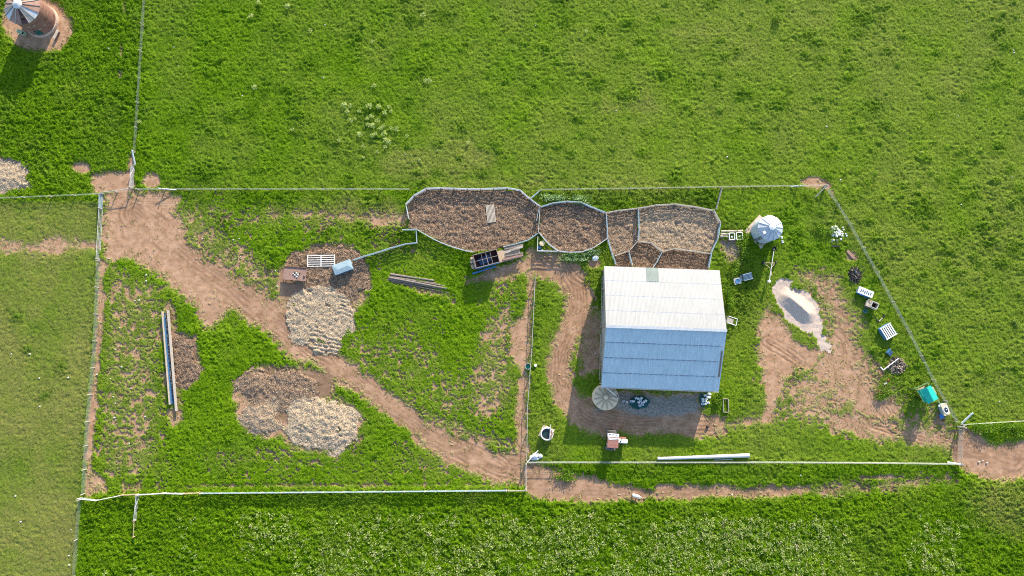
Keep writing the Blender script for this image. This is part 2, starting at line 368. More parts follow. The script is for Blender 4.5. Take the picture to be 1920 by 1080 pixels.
HEAPS = [("woodchip_heap", "large pale woodchip heap between the trough and the dirt track", ell(605,797,72,54,10), .45, 1.0),
         ("woodchip_heap", "grey brown woodchip heap left of the largest pale heap", ell(486,783,40,42), .55, .55),
         ("woodchip_heap", "darkest small woodchip heap with pale flecks, topmost of three", ell(478,722,32,38), .55, .12),
         ("woodchip_heap", "half seen pale woodchip heap at the photo's left edge", ell(16,336,38,31), .5, .95),
         ("straw_heap", "raked pale straw spread below the rusty table and blue bin", [(552,560),(590,540),(645,550),(660,585),(652,625),(636,660),(590,668),(550,632),(532,590)], .06, .95),
         ("muck_patch", "dark trampled muck round the rusty table and flat white gate", [(528,512),(545,480),(600,457),(662,457),(690,500),(692,532),(655,572),(590,560),(575,535),(570,530)], .10, .0),
         ("muck_patch", "dark brown muck right of the long narrow trough", ell(347,676,27,47), .06, .0),
         ("muck_patch", "brown chip strewn ground between the three woodchip heaps", ell(545,735,58,42), .06, .1)]
chip = Z0(); pale = Z0(); hid = np.zeros(X.shape, np.int8); hz_ = Z0()
for k, (nm, lb, poly, ht, pl) in enumerate(HEAPS):
    m = Z0(); paint(m, poly, 1.0, 9, 22)
    chip = np.maximum(chip, m); sel_ = ((m + 1.2 * wob + 1.0 * wob2) > .5) & (m > .15) & ((hid == 0) | (k < 5)); hid[sel_] = k + 1; pale = np.where((m > .3) & ((k < 5) | (pale == 0)), pl, pale)
    sl_, d = sdf(poly, 20)
    hz_[sl_] += .6 * ht * sst(0, 38, d) * (m[sl_] > .3)
paint(soil, ell(610,560,75,30), .8, 8, 14)
GRAV = [(1455,520),(1466,519),(1483,528),(1485,540),(1500,546),(1515,550),(1530,566),(1537,590),(1538,610),(1552,640),(1556,660),(1536,655),(1520,628),(1506,624),(1490,612),(1470,590),(1455,570),(1451,545)]
grav = Z0(); paint(grav, GRAV, .95, 8, 14)
sl_, d = sdf(GRAV, 10)
# ridged cone whose crest runs from upper left to lower right
gx_, gy_ = PX[sl_], PY[sl_]
ax, ay, bx, by = 1478, 558, 1512, 588
t_ = np.clip(((gx_ - ax) * (bx - ax) + (gy_ - ay) * (by - ay)) / ((bx - ax) ** 2 + (by - ay) ** 2), 0, 1)
dd = np.hypot(gx_ - ax - t_ * (bx - ax), gy_ - ay - t_ * (by - ay))
hz_[sl_] += .85 * np.clip(1 - dd / 20.0, 0, 1) ** 1.1 * (1 - .35 * np.abs(t_ - .55))
# --- grass character by field
we_ = 186 - .075 * (PY - 490); west = sst(we_ + 4, we_ - 8, PX) * sst(372, 385, PY); dry = np.maximum(dry, west * np.clip(.20 + 1.1 * fbm(X, Y, 9, 61, 5), 0, 1))
rough = np.where(west > .5, .22, rough); lush = np.where(west > .5, .42, lush)
nw = (PX < 272) & (PY < 362); rough = np.where(nw, .62, rough); lush = np.where(nw, .55, lush)
padd = (PX > 186) & (PX < 990) & (PY > 358) & (PY < 918); rough = np.where(padd, .45, rough); lush = np.where(padd, .26, lush)
south = (PX > 150) & (PY > 925); rough = np.where(south, .70, rough); lush = np.where(south, .42, lush)
strip = (PX > 986) & (PX < 1800) & (PY > 866) & (PY < 915); rough = np.where(strip, .5, rough); lush = np.where(strip, .5, lush)
yard = (PX > 990) & (PX < 1800) & (PY > 350) & (PY < 866); rough = np.where(yard, .33, rough); lush = np.where(yard, .2, lush)
for p_, a_ in (([(1005,480),(1140,478),(1135,590),(1100,590),(1090,540),(1050,500)], .8), ([(1340,400),(1400,400),(1420,480),(1430,560),(1360,640),(1352,500)], .9), ([(1010,355),(1340,352),(1340,395),(1230,385),(1140,400),(1060,378),(1015,388)], 1.0),
               ([(985,520),(1040,530),(1010,640),(1030,720),(1060,780),(1060,870),(985,870)], .7), ([(1610,640),(1740,680),(1740,760),(1640,740)], .7), ([(1310,740),(1420,740),(1400,790),(1330,790)], .6)):
    q = Z0(); paint(q, p_, a_, 10, 14); rough = np.maximum(rough, q * .75); lush = np.maximum(lush, q * .7)
north = (PX > 272) & (PY < 356)
e_ = sst(250, 1500, PX)
rough = np.where(north, .40 - .08 * e_, rough); dry = np.where(north, .10 + .28 * e_ * (.5 + fbm(X, Y, 12, 71, 4)), dry); lush = np.where(north, .42 - .35 * e_, lush)
east = (PX > 1560) & (PY > 350) & (PY < 790) & (PX > 1545 + (PY - 350) * .56); rough = np.where(east, .40, rough); dry = np.where(east, .34, dry); lush = np.where(east, .1, lush)
dry = np.where(yard & ~north, np.maximum(dry, .22), dry)
for c_ in [ell(820,300,110,40), ell(1100,345,260,14), ell(640,395,120,20), ell(1880,950,60,60), ell(1180,200,70,25), ell(1300,60,90,25)]:
    q = Z0(); paint(q, c_, .62, 24, 40); dry = np.maximum(dry, q)
dry = np.clip(dry + .6 * (fbm(X, Y, 5.5, 81, 5) - .5) + .55 * np.minimum(soil, .6) * (soil > .05), 0, 1)
wd = west * (PX < 150); dry = np.clip(dry + .7 * wd * (fbm(X, Y, 2.2, 83, 5, .65) - .45), 0, 1)
lush = np.clip(lush + .9 * (fbm(X, Y, 4.0, 91, 5) - .5) + .9 * (fbm(X, Y, 1.3, 93, 3) - .5), 0, 1)
big = fbm(X, Y, 3.0, 95, 3)
tuf = Z0(); g_ = np.random.default_rng(77)
for q_ in range(620):
    cx_, cy_ = (g_.uniform(-50, 84), g_.uniform(12, 60)) if q_ < 400 else (g_.uniform(40, 84), g_.uniform(-8, 30)) if q_ < 520 else (g_.uniform(-84, 84), g_.uniform(-44, 12))
    r_ = g_.uniform(.25, .75) * (1 + (g_.random() < .12)); i_, j_ = int((cx_ - GX0) / GD), int((cy_ - GY0) / GD); k_ = int(3 * r_ / GD)
    a_ = (slice(max(j_ - k_, 0), j_ + k_ + 1), slice(max(i_ - k_, 0), i_ + k_ + 1))
    tuf[a_] = np.maximum(tuf[a_], np.exp(-(((X[a_] - cx_) / (r_ * g_.uniform(.8, 1.6))) ** 2 + ((Y[a_] - cy_) / r_) ** 2)))
def soften(a, n=10):
    k = np.ones(2 * n + 1) / (2 * n + 1)
    a = np.apply_along_axis(lambda r: np.convolve(np.pad(r, n, mode='edge'), k, 'valid'), 0, a)
    return np.apply_along_axis(lambda r: np.convolve(np.pad(r, n, mode='edge'), k, 'valid'), 1, a).astype(np.float32)
rough = soften(rough); lush = np.clip(soften(lush, 6) + .75 * tuf, 0, 1.3); dry = dry * (1 - .7 * tuf); rough = rough + .30 * tuf

det = fbm(X, Y, 1.5, 101, 5, .72) - .5
det2 = fbm(X, Y, .42, 131, 2, .7) - .5
bare = ((soil + 1.15 * det + 1.2 * det2) > .5) & (soil > .12)
is_pen = (pen + .1 * det2) > .5; is_chip = hid > 0; is_grav = ((grav + .7 * det2 + .2 * det) > .5) & (grav > .2)
# --- heights
tuft = 1 - np.abs(2 * fbm(X, Y, .82, 151, 4, .62) - 1)
tuft = np.clip((tuft - .35) / .65, 0, 1)
nub = vn(X, Y, .27, 171)
gr_h = np.clip(1.1 - 1.6 * soil, .15, 1) * rough * (.56 * tuft * (.2 + 1.4 * big) + .20 * nub) + .03 * vn(X, Y, .2, 181)
lump = vn(X, Y, .52, 191) * .65 + vn(X, Y, .26, 195) * .35; lump = lump * (.55 + .9 * fbm(X, Y, 3.0, 197, 2))
so_h = .05 * (fbm(X, Y, .6, 201, 3) - .5) + .02 * vn(X, Y, .2, 211) - .03
pe_h = .34 * lump + .02
ch_h = (.10 + .20 * sst(.45, 1, chip)) * lump
brk = fbm(X, Y, 4.5, 231, 4)
# tyre ruts along the tracks
def ruts(line, offs, wd, dep):
    sl_, d = sdf(line, 40, False)
    if sl_ is None: return
    for o in offs:
        so_h[sl_] -= dep * np.clip((brk[sl_] - .44) * 6, 0, 1) * np.exp(-((d - o + 11 * wob[sl_]) / (wd * .8)) ** 2)
ruts([(1010,495),(1050,505),(1078,540),(1082,580),(1066,620),(1050,660),(1046,705),(1068,752),(1105,783),(1160,796),(1240,797),(1330,800)], (3, 10.5, 18), 1.5, .07)
ruts([(330,420),(450,540),(560,640),(680,725),(800,815),(940,878)], (5, 11, 19), 1.8, .05)
ruts([(1440,640),(1480,665),(1500,680)], (4, 12), 1.2, .09)
ruts([(1560,560),(1600,650),(1680,790)], (4, 12, 22), 1.6, .08)
ruts([(1560,760),(1650,800),(1780,838)], (3, 9), 1.6, .08)
ruts([(560,590),(600,605),(650,612)], (3, 9, 15, 21), 1.3, .14)
H = np.where(is_pen, pe_h, np.where(is_chip, ch_h, np.where(is_grav, .10 * lump, np.where(bare, so_h, gr_h))))
k5 = H.copy()
edge = np.minimum(np.minimum(X - GX0, GX1 - X), np.minimum(Y - GY0, GY1 - Y))
sl5, d5 = sdf([(552,566),(590,545),(640,553),(656,585),(648,625),(628,655),(590,660),(555,628),(540,590)], 5)
ang = (PY[sl5] - .22 * (PX[sl5] - 600)) + 12 * wob[sl5]
k5[sl5] += np.where(hid[sl5] == 5, .075 * np.sin(ang * 2 * math.pi / 8) * np.clip(brk[sl5] * 9 - 4.2, 0, 1), 0)
H = ((k5 + hz_) * sst(0, 1.5, edge)).astype(np.float32)
def gz(x, y):
    i = int(round((x - GX0) / GD)); j = int(round((y - GY0) / GD))
    return float(H[min(max(j, 0), NY - 1), min(max(i, 0), NX - 1)]) if 0 <= i < NX and 0 <= j < NY else 0.0
def on(px, py, dz=0.0):
    p = at(px, py); p.z = max(gz(p.x, p.y) * .5, 0) + dz; return p

cls = np.zeros(X.shape, np.int8)
cls[bare] = 1; cls[is_grav] = 2; cls[is_chip] = 10 + hid[is_chip]; cls[is_pen] = 3
deb = Z0(); paint(deb, [(1350,452),(1376,450),(1392,478),(1388,500),(1366,492),(1355,470)], .7, 5, 10); paint(deb, [(1158,736),(1312,742),(1306,772),(1245,782),(1170,772),(1150,765),(1120,775),(1115,765)], 1.0, 5, 8)
fc = cls[:-1, :-1].ravel()
vid = np.arange(NX * NY).reshape(NY, NX)
quad = np.stack([vid[:-1, :-1], vid[:-1, 1:], vid[1:, 1:], vid[1:, :-1]], -1).reshape(-1, 4)
P3 = np.stack([X, Y, H], -1).reshape(-1, 3)
darksoilm = Z0()
paint(darksoilm, ell(346,675,30,50), .8, 5, 8); paint(darksoilm, ell(545,735,90,60), .8, 8, 12); paint(darksoilm, [(520,505),(545,480),(600,458),(660,458),(690,500),(695,535),(650,568),(535,560)], .75, 5, 8)
paint(darksoilm, [(1085,592),(1132,585),(1129,690),(1095,700)], .35, 8, 8); paint(darksoilm, [(305,565),(322,560),(335,620),(342,760),(325,790),(308,700)], .5, 4, 10)  # darker earth left of the barn and along the long trough
darksoilm = np.clip(darksoilm + .5 * (fbm(X, Y, 2.5, 221, 4) - .52), 0, 1)
rut = Z0()
def streak(line, offs, wd, k):
    sl_, d = sdf(line, 60, False)
    side = 1
    for o in offs: rut[sl_] = np.maximum(rut[sl_], k * np.exp(-((d - o + 7 * wob[sl_]) / wd) ** 2) * np.clip((fbm(X[sl_], Y[sl_], 2.0, 241, 4, .65) - .3) * 3, 0, 1))
streak([(250,400),(330,455),(450,540),(560,640),(680,728),(800,812),(940,876),(985,884)], (2, 9, 17, 27), 3.0, .9)
streak([(1010,495),(1050,505),(1078,540),(1082,580),(1066,620),(1050,660),(1046,705),(1068,752),(1105,783),(1160,796),(1240,797),(1340,800)], (2, 8, 14, 20), 2.2, 1.0)
streak([(985,905),(1090,918),(1200,928),(1400,925),(1690,908)], (2, 9), 2.5, .7)
streak([(1440,640),(1480,665),(1500,680)], (3, 11), 2, 1); streak([(1560,540),(1585,600),(1620,680),(1700,770),(1790,815),(1900,860)], (4, 13, 24), 3, .9)
streak([(1560,760),(1650,803),(1790,842),(1930,850)], (4, 12), 3, .8)
thin = (sst(.20, .74, soil + .35 * det + .3 * det2) * (soil > .04)).astype(np.float32)
ATT = {'thin': thin, 'rut': rut, 'dry': dry, 'lush': lush, 'darksoil': darksoilm, 'pale': np.maximum(pale, pen_pale), 'debris': deb}

def np_mesh(name, V, Q, m, atts=None, smooth=False):
    me = bpy.data.meshes.new(name); k = Q.shape[1]
    me.vertices.add(len(V)); me.vertices.foreach_set("co", np.ascontiguousarray(V, np.float32).ravel())
    me.loops.add(Q.size); me.loops.foreach_set("vertex_index", np.ascontiguousarray(Q, np.int32).ravel())
    me.polygons.add(len(Q)); me.polygons.foreach_set("loop_start", np.arange(0, Q.size, k, dtype=np.int32))
    if smooth: me.polygons.foreach_set("use_smooth", np.ones(len(Q), bool))
    for a, val in (atts or {}).items():
        me.attributes.new(a, 'FLOAT', 'POINT').data.foreach_set("value", np.ascontiguousarray(val, np.float32))
    me.update(calc_edges=True); me.materials.append(m)
    o = bpy.data.objects.new(name, me); COL.objects.link(o); return o
def sub_ground(name, sel, m, names):
    q = quad[sel]; used = np.zeros(NX * NY, bool); used[q.ravel()] = True
    idx = np.cumsum(used) - 1
    return np_mesh(name, P3[used], idx[q], m, {n: ATT[n].ravel()[used] for n in names}, True)

LUSH, MID, YEL, DRY = (0.040, 0.104, 0.001), (0.108, 0.200, 0.002), (0.185, 0.252, 0.008), (0.25, 0.195, 0.075)
def grass_ground_mat():
    m, t, b = nodes('pasture_turf')
    f = noise(t, 2.2, 6, rough=.7)
    c = ramp(t, f, [(.30, LUSH), (.55, MID), (.75, YEL)])
    c = mix(t, math_(t, 'MULTIPLY', attr(t, 'lush'), .6), c, LUSH)
    f2 = noise(t, 5.0, 4)
    c = mix(t, math_(t, 'MULTIPLY', attr(t, 'dry'), f2), c, DRY)
    e = ramp(t, noise(t, 1.2, 6, rough=.65), [(.3, (.22, .15, .075)), (.55, (.34, .24, .135)), (.75, (.42, .31, .19))])
    c = mix(t, math_(t, 'MULTIPLY', attr(t, 'thin'), .9), c, e)
    t.links.new(c, b.inputs["Base Color"]); b.inputs["Roughness"].default_value = .85; b.inputs["Specular IOR Level"].default_value = .1
    return m
def soil_mat():
    m, t, b = nodes('red_earth')
    f = noise(t, .9, 7, rough=.65); f2 = noise(t, 9, 4)
    c = ramp(t, f, [(.3, (.25, .145, .078)), (.5, (.385, .228, .140)), (.75, (.49, .318, .21))])
    c = mix(t, ramp(t, f2, [(.55, (0, 0, 0)), (.8, (.45, .45, .45))]), c, (.20, .12, .08))
    c = mix(t, math_(t, 'MULTIPLY', attr(t, 'rut'), .78), c, (.19, .108, .066))
    c = mix(t, math_(t, 'MULTIPLY', attr(t, 'darksoil'), .75), c, (.15, .095, .062))
    g = ramp(t, noise(t, 3.5, 5), [(.35, (.12, .12, .11)), (.65, (.36, .35, .30))])
    c = mix(t, math_(t, 'MULTIPLY', attr(t, 'debris'), .85), c, g)
    t.links.new(c, b.inputs["Base Color"]); b.inputs["Roughness"].default_value = .95; b.inputs["Specular IOR Level"].default_value = .08
    bump(t, b, noise(t, 14, 4), .5, .03); return m
def mulch_mat(name, dark, mid, light):
    m, t, b = nodes(name)
    f = noise(t, 4.5, 5, rough=.7)
    c = ramp(t, f, [(.32, dark), (.5, mid), (.7, light)])
    p = ramp(t, noise(t, 5.5, 5, rough=.7), [(.36, (.14, .10, .066)), (.5, (.48, .375, .245)), (.66, (.64, .52, .36))])
    c = mix(t, math_(t, 'MULTIPLY', attr(t, 'pale'), .8), c, p)
    t.links.new(c, b.inputs["Base Color"]); b.inputs["Roughness"].default_value = .95; b.inputs["Specular IOR Level"].default_value = .08
    return m
M['turf'] = grass_ground_mat(); M['soil'] = soil_mat()
M['mulch'] = mulch_mat('trampled_mulch', (.07, .045, .031), (.22, .146, .098), (.39, .265, .175))
M['chips'] = mulch_mat('wood_chips', (.07, .046, .030), (.21, .135, .088), (.38, .27, .18))
m, t, b = nodes('gravel')
c = ramp(t, noise(t, 7, 5, rough=.75), [(.3, (.30, .22, .18)), (.5, (.50, .385, .31)), (.75, (.64, .52, .43))])
t.links.new(c, b.inputs["Base Color"]); b.inputs["Roughness"].default_value = .95; bump(t, b, noise(t, 18, 3), .5, .03); M['gravel'] = m

g = sub_ground('ground', fc == 0, M['turf'], ('dry', 'lush', 'thin')); g["kind"] = "structure"
sub_ground('dirt_road', fc == 1, M['soil'], ('darksoil', 'debris', 'rut'))["kind"] = "structure"
tag(sub_ground('gravel_heap', fc == 2, M['gravel'], ()), "pale grey gravel heap with a sharp crest and spilled stones", "gravel heap")
tag(sub_ground('mulch', fc == 3, M['mulch'], ('pale',)), "brown trampled mulch covering the floors of the stock pens", "mulch", kind="stuff")
for k, (nm, lb, poly, ht, pl) in enumerate(HEAPS):
    if (fc == 11 + k).any():
        tag(sub_ground(nm, fc == 11 + k, M['chips'], ('pale',)), lb, "woodchip heap" if k < 4 else "straw" if k == 4 else "muck")
# far country out to the horizon
o_ = 5000.0; fr = [(-o_, GX0), (GX0, GX1), (GX1, o_)]; fy = [(-o_, GY0), (GY0, GY1), (GY1, o_)]
mb = MB()
for i, (x0, x1) in enumerate(fr):
    for j, (y0, y1) in enumerate(fy):
        if i == 1 and j == 1: continue
        mb.add([(x0, y0, -.004), (x1, y0, -.004), (x1, y1, -.004), (x0, y1, -.004)], [(0, 1, 2, 3)])
mb.build('terrain', M['turf'])["kind"] = "structure"

# ------------------------------------------------------------------ grass blades and leaf litter (uncountable)
def leaf_mat(name, stops, dryc, trans=.3):
    m, t, b = nodes(name)
    c = ramp(t, attr(t, 'tone'), stops)
    c = mix(t, attr(t, 'dry'), c, dryc)
    t.links.new(c, b.inputs["Base Color"]); b.inputs["Roughness"].default_value = .7; b.inputs["Specular IOR Level"].default_value = .04
    if trans:
        tr = t.nodes.new("ShaderNodeBsdfTranslucent"); ms = t.nodes.new("ShaderNodeMixShader"); ms.inputs[0].default_value = trans
        t.links.new(c, tr.inputs[0]); t.links.new(b.outputs[0], ms.inputs[1]); t.links.new(tr.outputs[0], ms.inputs[2])
        t.links.new(ms.outputs[0], t.nodes["Material Output"].inputs[0])
    return m
M['blades'] = leaf_mat('grass_blades', [(0, LUSH), (.45, (.100, .208, .001)), (.8, (.178, .285, .003)), (1, (.28, .36, .025))], (.29, .225, .085))
M['weedleaf'] = leaf_mat('pale_weed_leaves', [(0, (.05, .12, .006)), (.5, (.19, .29, .02)), (1, (.43, .49, .17))], (.52, .46, .28))
M['flecks'] = leaf_mat('pale_chips', [(0, (.045, .027, .018)), (.3, (.19, .125, .082)), (.65, (.40, .28, .185)), (1, (.56, .44, .31))], (.55, .455, .33), 0)
M['bushleaf'] = leaf_mat('shrub_leaves', [(0, (.04, .11, .006)), (.5, (.12, .24, .010)), (1, (.25, .36, .05))], (.3, .3, .12))

M['creeper'] = leaf_mat('creeper_leaves', [(0, (.03, .08, .01)), (.45, (.15, .27, .06)), (1, (.44, .56, .30))], (.4, .36, .2))
def leaves(C, size, tilt, aspect=.5, seed=1):
    g_ = np.random.default_rng(seed); n = len(C)
    ya = g_.uniform(0, 2 * np.pi, n); ti = np.abs(g_.normal(0, tilt, n)); rl = g_.normal(0, tilt * .6, n)
    u = np.stack([np.cos(ya) * np.cos(ti), np.sin(ya) * np.cos(ti), np.sin(ti)], -1)
    v0 = np.stack([-np.sin(ya), np.cos(ya), np.zeros(n)], -1); nn = np.cross(u, v0)
    v = v0 * np.cos(rl)[:, None] + nn * np.sin(rl)[:, None]
    s_ = np.asarray(size).reshape(-1, 1) * np.ones((n, 1))
    u = u * s_; v = v * s_ * aspect
    V = np.stack([C - u * .5, C + v * .5, C + u * .5, C - v * .5], 1).reshape(-1, 3)
    return V, np.arange(4 * n).reshape(n, 4)
def scatter(n, seed, x0=-84, x1=84, y0=-44, y1=60):
    g_ = np.random.default_rng(seed); x = g_.uniform(x0, x1, n); y = g_.uniform(y0, y1, n)
    i = np.clip(((x - GX0) / GD).astype(int), 0, NX - 2); j = np.clip(((y - GY0) / GD).astype(int), 0, NY - 2)
    return x, y, i, j, g_
x, y, i, j, g_ = scatter(1250000, 301)
c_ = cls[j, i]; rg = rough[j, i]
keep = ((c_ == 0) & (g_.random(len(x)) < (.35 + .75 * rg) * (1 - .68 * thin[j, i]))) | ((c_ == 1) & (g_.random(len(x)) < np.clip(1.0 * (1.05 - soil[j, i]), 0, .6) * (fbm(x, y, .9, 303, 3) > .5)))
x, y, i, j, rg = x[keep], y[keep], i[keep], j[keep], rg[keep]; n = len(x)
tf = tuft[j, i]
C = np.stack([x, y, H[j, i] + g_.uniform(.0, .16, n) * rg + .02], -1)
sz = (.095 + .12 * rg) * g_.uniform(.6, 1.5, n)
V, Q = leaves(C, sz, .55, .5, 302)
tone = np.clip(.58 + .25 * g_.normal(0, 1, n) - .50 * lush[j, i] + .16 * tf - .24 * west[j, i], 0, 1)
dr = np.clip((dry[j, i] + .35 * thin[j, i]) * g_.uniform(.1, 1.15, n) + (g_.random(n) < .03) * .6, 0, 1)
tag(np_mesh('grass', V, Q, M['blades'], {'tone': np.repeat(tone, 4), 'dry': np.repeat(dr, 4)}), "short green pasture grass growing over all the fields", "grass", kind="stuff")
# chips and lumps on pens and heaps
x, y, i, j, g_ = scatter(420000, 311, -84, 40, -18, 35)
c_ = cls[j, i]; cm = chip[j, i]; keep = (c_ == 3) | ((c_ > 10) & (g_.random(len(x)) < .8)) | ((c_ < 2) & (cm > .06) & (g_.random(len(x)) < .75 * cm))
x, y, i, j, c_ = x[keep], y[keep], i[keep], j[keep], c_[keep]; n = len(x)
C = np.stack([x, y, H[j, i] + g_.uniform(0, .07, n)], -1)
V, Q = leaves(C, g_.uniform(.10, .26, n), .5, .45, 312)
pl_ = ATT['pale'][j, i]
tone = np.clip(.33 + .32 * g_.normal(0, 1, n) + .30 * pl_, 0, 1); dr = np.clip(pl_ * g_.uniform(-.3, .9, n), 0, 1)
tag(np_mesh('wood_chips', V, Q, M['flecks'], {'tone': np.repeat(tone, 4), 'dry': np.repeat(dr, 4)}), "loose bark and wood chips lying on pens and heaps", "wood chips", kind="stuff")
# pale broad-leaved weeds in the south field and dry grass along the fences
x, y, i, j, g_ = scatter(24000, 321, -72, 84, -44, -14)
px_, py_ = PX[j, i], PY[j, i]
dn = fbm(x, y, 9, 331, 3) * sst(925, 985, py_) + .22 * sst(1300, 1050, np.abs(px_ - 1300) * 3 + 900) * sst(960, 1040, py_)
dn += .18 * ((px_ > 1150) & (px_ < 1640) & (py_ > 975)) + .1 * ((px_ > 620) & (px_ < 860) & (py_ > 940) & (py_ < 1040))
keep = (cls[j, i] == 0) & (g_.random(len(x)) < np.clip((dn - .42) * 2.6, 0, 1)) & (px_ > 160)
x, y, i, j = x[keep], y[keep], i[keep], j[keep]; k = 9; n = len(x)
r_ = g_.uniform(.15, .42, n)
a_ = g_.uniform(0, 2 * np.pi, (n, k)); q_ = np.sqrt(g_.random((n, k))) * r_[:, None]
C = np.stack([x[:, None] + q_ * np.cos(a_), y[:, None] + q_ * np.sin(a_), (H[j, i] + .12)[:, None] + g_.uniform(.02, .22, (n, k))], -1).reshape(-1, 3)
V, Q = leaves(C, np.repeat(r_, k) * g_.uniform(.5, .9, n * k), .45, .5, 333)
tone = np.clip(np.repeat(g_.normal(.74, .22, n), k) + g_.normal(0, .18, n * k), 0, 1); dr = np.repeat((g_.random(n) < .07) * .8, k)
tag(np_mesh('weeds', V, Q, M['weedleaf'], {'tone': np.repeat(tone, 4), 'dry': np.repeat(dr, 4)}), "pale broad leaved weeds spread through the southern field", "weeds", kind="stuff")
def verge(lines, n_per_m, wd, ht, seed, tone0, dr0):
    g_ = np.random.default_rng(seed); out = []
    for ln in lines:
        w_ = [at(*p) for p in ln]
        for a, b_ in zip(w_[:-1], w_[1:]):
            L = (b_ - a).length; n = int(L * n_per_m); tt = g_.random(n)
            msk = fbm(np.array(a.x + (b_.x - a.x) * tt), np.array(a.y + (b_.y - a.y) * tt), 2.5, seed + 5, 3) > .42
            off = g_.normal(0, wd, n); d_ = (b_ - a).normalized()
            out.append(np.stack([a.x + (b_.x - a.x) * tt - d_.y * off, a.y + (b_.y - a.y) * tt + d_.x * off, g_.uniform(.05, ht, n)], -1)[msk])
    C = np.concatenate(out); n = len(C)
    V, Q = leaves(C, g_.uniform(.12, .3, n), .7, .35, seed + 1)
    return V, Q, np.clip(tone0 + .25 * g_.normal(0, 1, n), 0, 1), np.clip(dr0 + .35 * g_.normal(0, 1, n), 0, 1)
V, Q, tn, dr = verge([[(268,358),(768,358)], [(1012,358),(1340,354),(1540,350)], [(990,868),(1460,868),(1795,870)], [(1550,352),(1640,512),(1745,712),(1788,788)], [(1802,795),(1860,792),(1990,788)], [(-40,376),(190,368)]], 26, .12, .35, 351, .8, .55)
tag(np_mesh('dry_grass', V, Q, M['blades'], {'tone': np.repeat(tn, 4), 'dry': np.repeat(dr, 4)}), "pale dry grass caught along the foot of wire fences", "dry grass", kind="stuff")

# ------------------------------------------------------------------ fences
def fence_pts(px_list, span):
    w_ = [at(*p) for p in px_list]; out = [w_[0]]
    for a, b_ in zip(w_[:-1], w_[1:]):
        n = max(1, round((b_ - a).length / span))
        out += [a.lerp(b_, (k + 1) / n) for k in range(n)]
    return out
def rail_fence(px_list, label, ht=1.15, rails=5, m='galv', span=2.6, post_m=None, pw=.12, board=.14, cap=.0, posts=True, group=None, name='rail_fence', cat='fence', thick=.045):
    P = fence_pts(px_list, span); o = P[0].copy()
    T = thing(name, label, cat, o, 0, group)
    for k, p in enumerate(P):
        if posts:
            r = rnd.Random(k) if False else random.Random(k * 7 + len(P))
            MB().box(((p - o).x, (p - o).y, ht * .52), (pw, pw, ht * 1.04 + r.uniform(0, .1)), r.uniform(0, .4), .015).build('post', M[post_m or m], T)
    for a, b_ in zip(P[:-1], P[1:]):
        mb = MB(); d_ = (b_ - a).normalized() * (pw / 2 + .004); a_, c_ = a - o + d_, b_ - o - d_
        for q in range(rails):
            z = .16 + (ht - .2) * q / max(1, rails - 1)
            mb.beam((a_.x, a_.y, z), (c_.x, c_.y, z), thick, board)
        if cap: mb.beam((a_.x, a_.y, ht + .03), (c_.x, c_.y, ht + .03), cap, .04)
        mb.build('panel', M[m], T)
    return T
def wire_fence(px_list, label, ht=1.1, span=4.2, m='wire', pm='wood', wires=7, rad=.0075, stay=.55, pr=.08, top=None, group=None):
    P = fence_pts(px_list, span); o = P[0].copy(); T = thing('wire_fence', label, 'fence', o, 0, group)
    for k, p in enumerate(P):
        r = random.Random(k * 3 + len(P)); q = p - o
        MB().tube((q.x, q.y, -.1), (q.x + r.uniform(-.04, .04), q.y + r.uniform(-.04, .04), ht + r.uniform(.02, .2)), pr, pr * .9, 7).build('post', M[pm], T)
    mb = MB()
    for a, b_ in zip(P[:-1], P[1:]):
        a_, c_ = a - o, b_ - o
        for q in range(wires):
            z = .1 + (ht - .14) * q / (wires - 1); mb.tube((a_.x, a_.y + pr, z), (c_.x, c_.y + pr, z), rad, n=4, cap=False)
        n = max(1, int((c_ - a_).length / stay))
        for k in range(1, n):
            p = a_.lerp(c_, k / n); mb.tube((p.x, p.y + pr, .1), (p.x, p.y + pr, ht - .04), rad * .8, n=4, cap=False)
    mb.build('wire_mesh', M[m], T)
    if top:
        mb = MB()
        for a, b_ in zip(P[:-1], P[1:]):
            a_, c_ = a - o, b_ - o; mb.tube((a_.x, a_.y, ht + .04), (c_.x, c_.y, ht + .04), top, n=6)
        mb.build('top_rail', M['toprail'], T)
    return T
M['wire'] = plain('galvanised_wire', (.30, .34, .28), (.42, .45, .38), 3, .5, .2)
def tube_gate(p0, p1, label, ht=1.1, m='whitetube', rails=5, brace=True, rad=.03, z0=.12, name='tube_gate', cat='gate', stays=1):
    a, b_ = at(*p0), at(*p1); o = a.copy(); b_ = b_ - o; T = thing(name, label, cat, o)
    L = b_.length; d_ = b_.normalized(); pt = lambda s_, z: (d_.x * s_, d_.y * s_, z)
    f = MB(); f.path([pt(0, z0), pt(0, ht), pt(L, ht), pt(L, z0), pt(0, z0)], rad)
    f.build('frame', M[m], T)
    r = MB()
    for k in range(1, rails): r.tube(pt(0, z0 + (ht - z0) * k / rails), pt(L, z0 + (ht - z0) * k / rails), rad * .6, n=5)
    for k in range(1, stays + 1): r.tube(pt(L * k / (stays + 1), z0), pt(L * k / (stays + 1), ht), rad * .7, n=5)
    r.build('rails', M[m], T)
    if brace: MB().path([pt(0, z0), pt(L * .5, ht), pt(L, z0)], rad * .8).build('brace', M[m], T)
    for s_ in (-.1, L + .1):
        MB().tube((d_.x * s_, d_.y * s_, -.1), (d_.x * s_, d_.y * s_, ht + .2), .07, n=8).build('post', M['wood'], T)
    return T

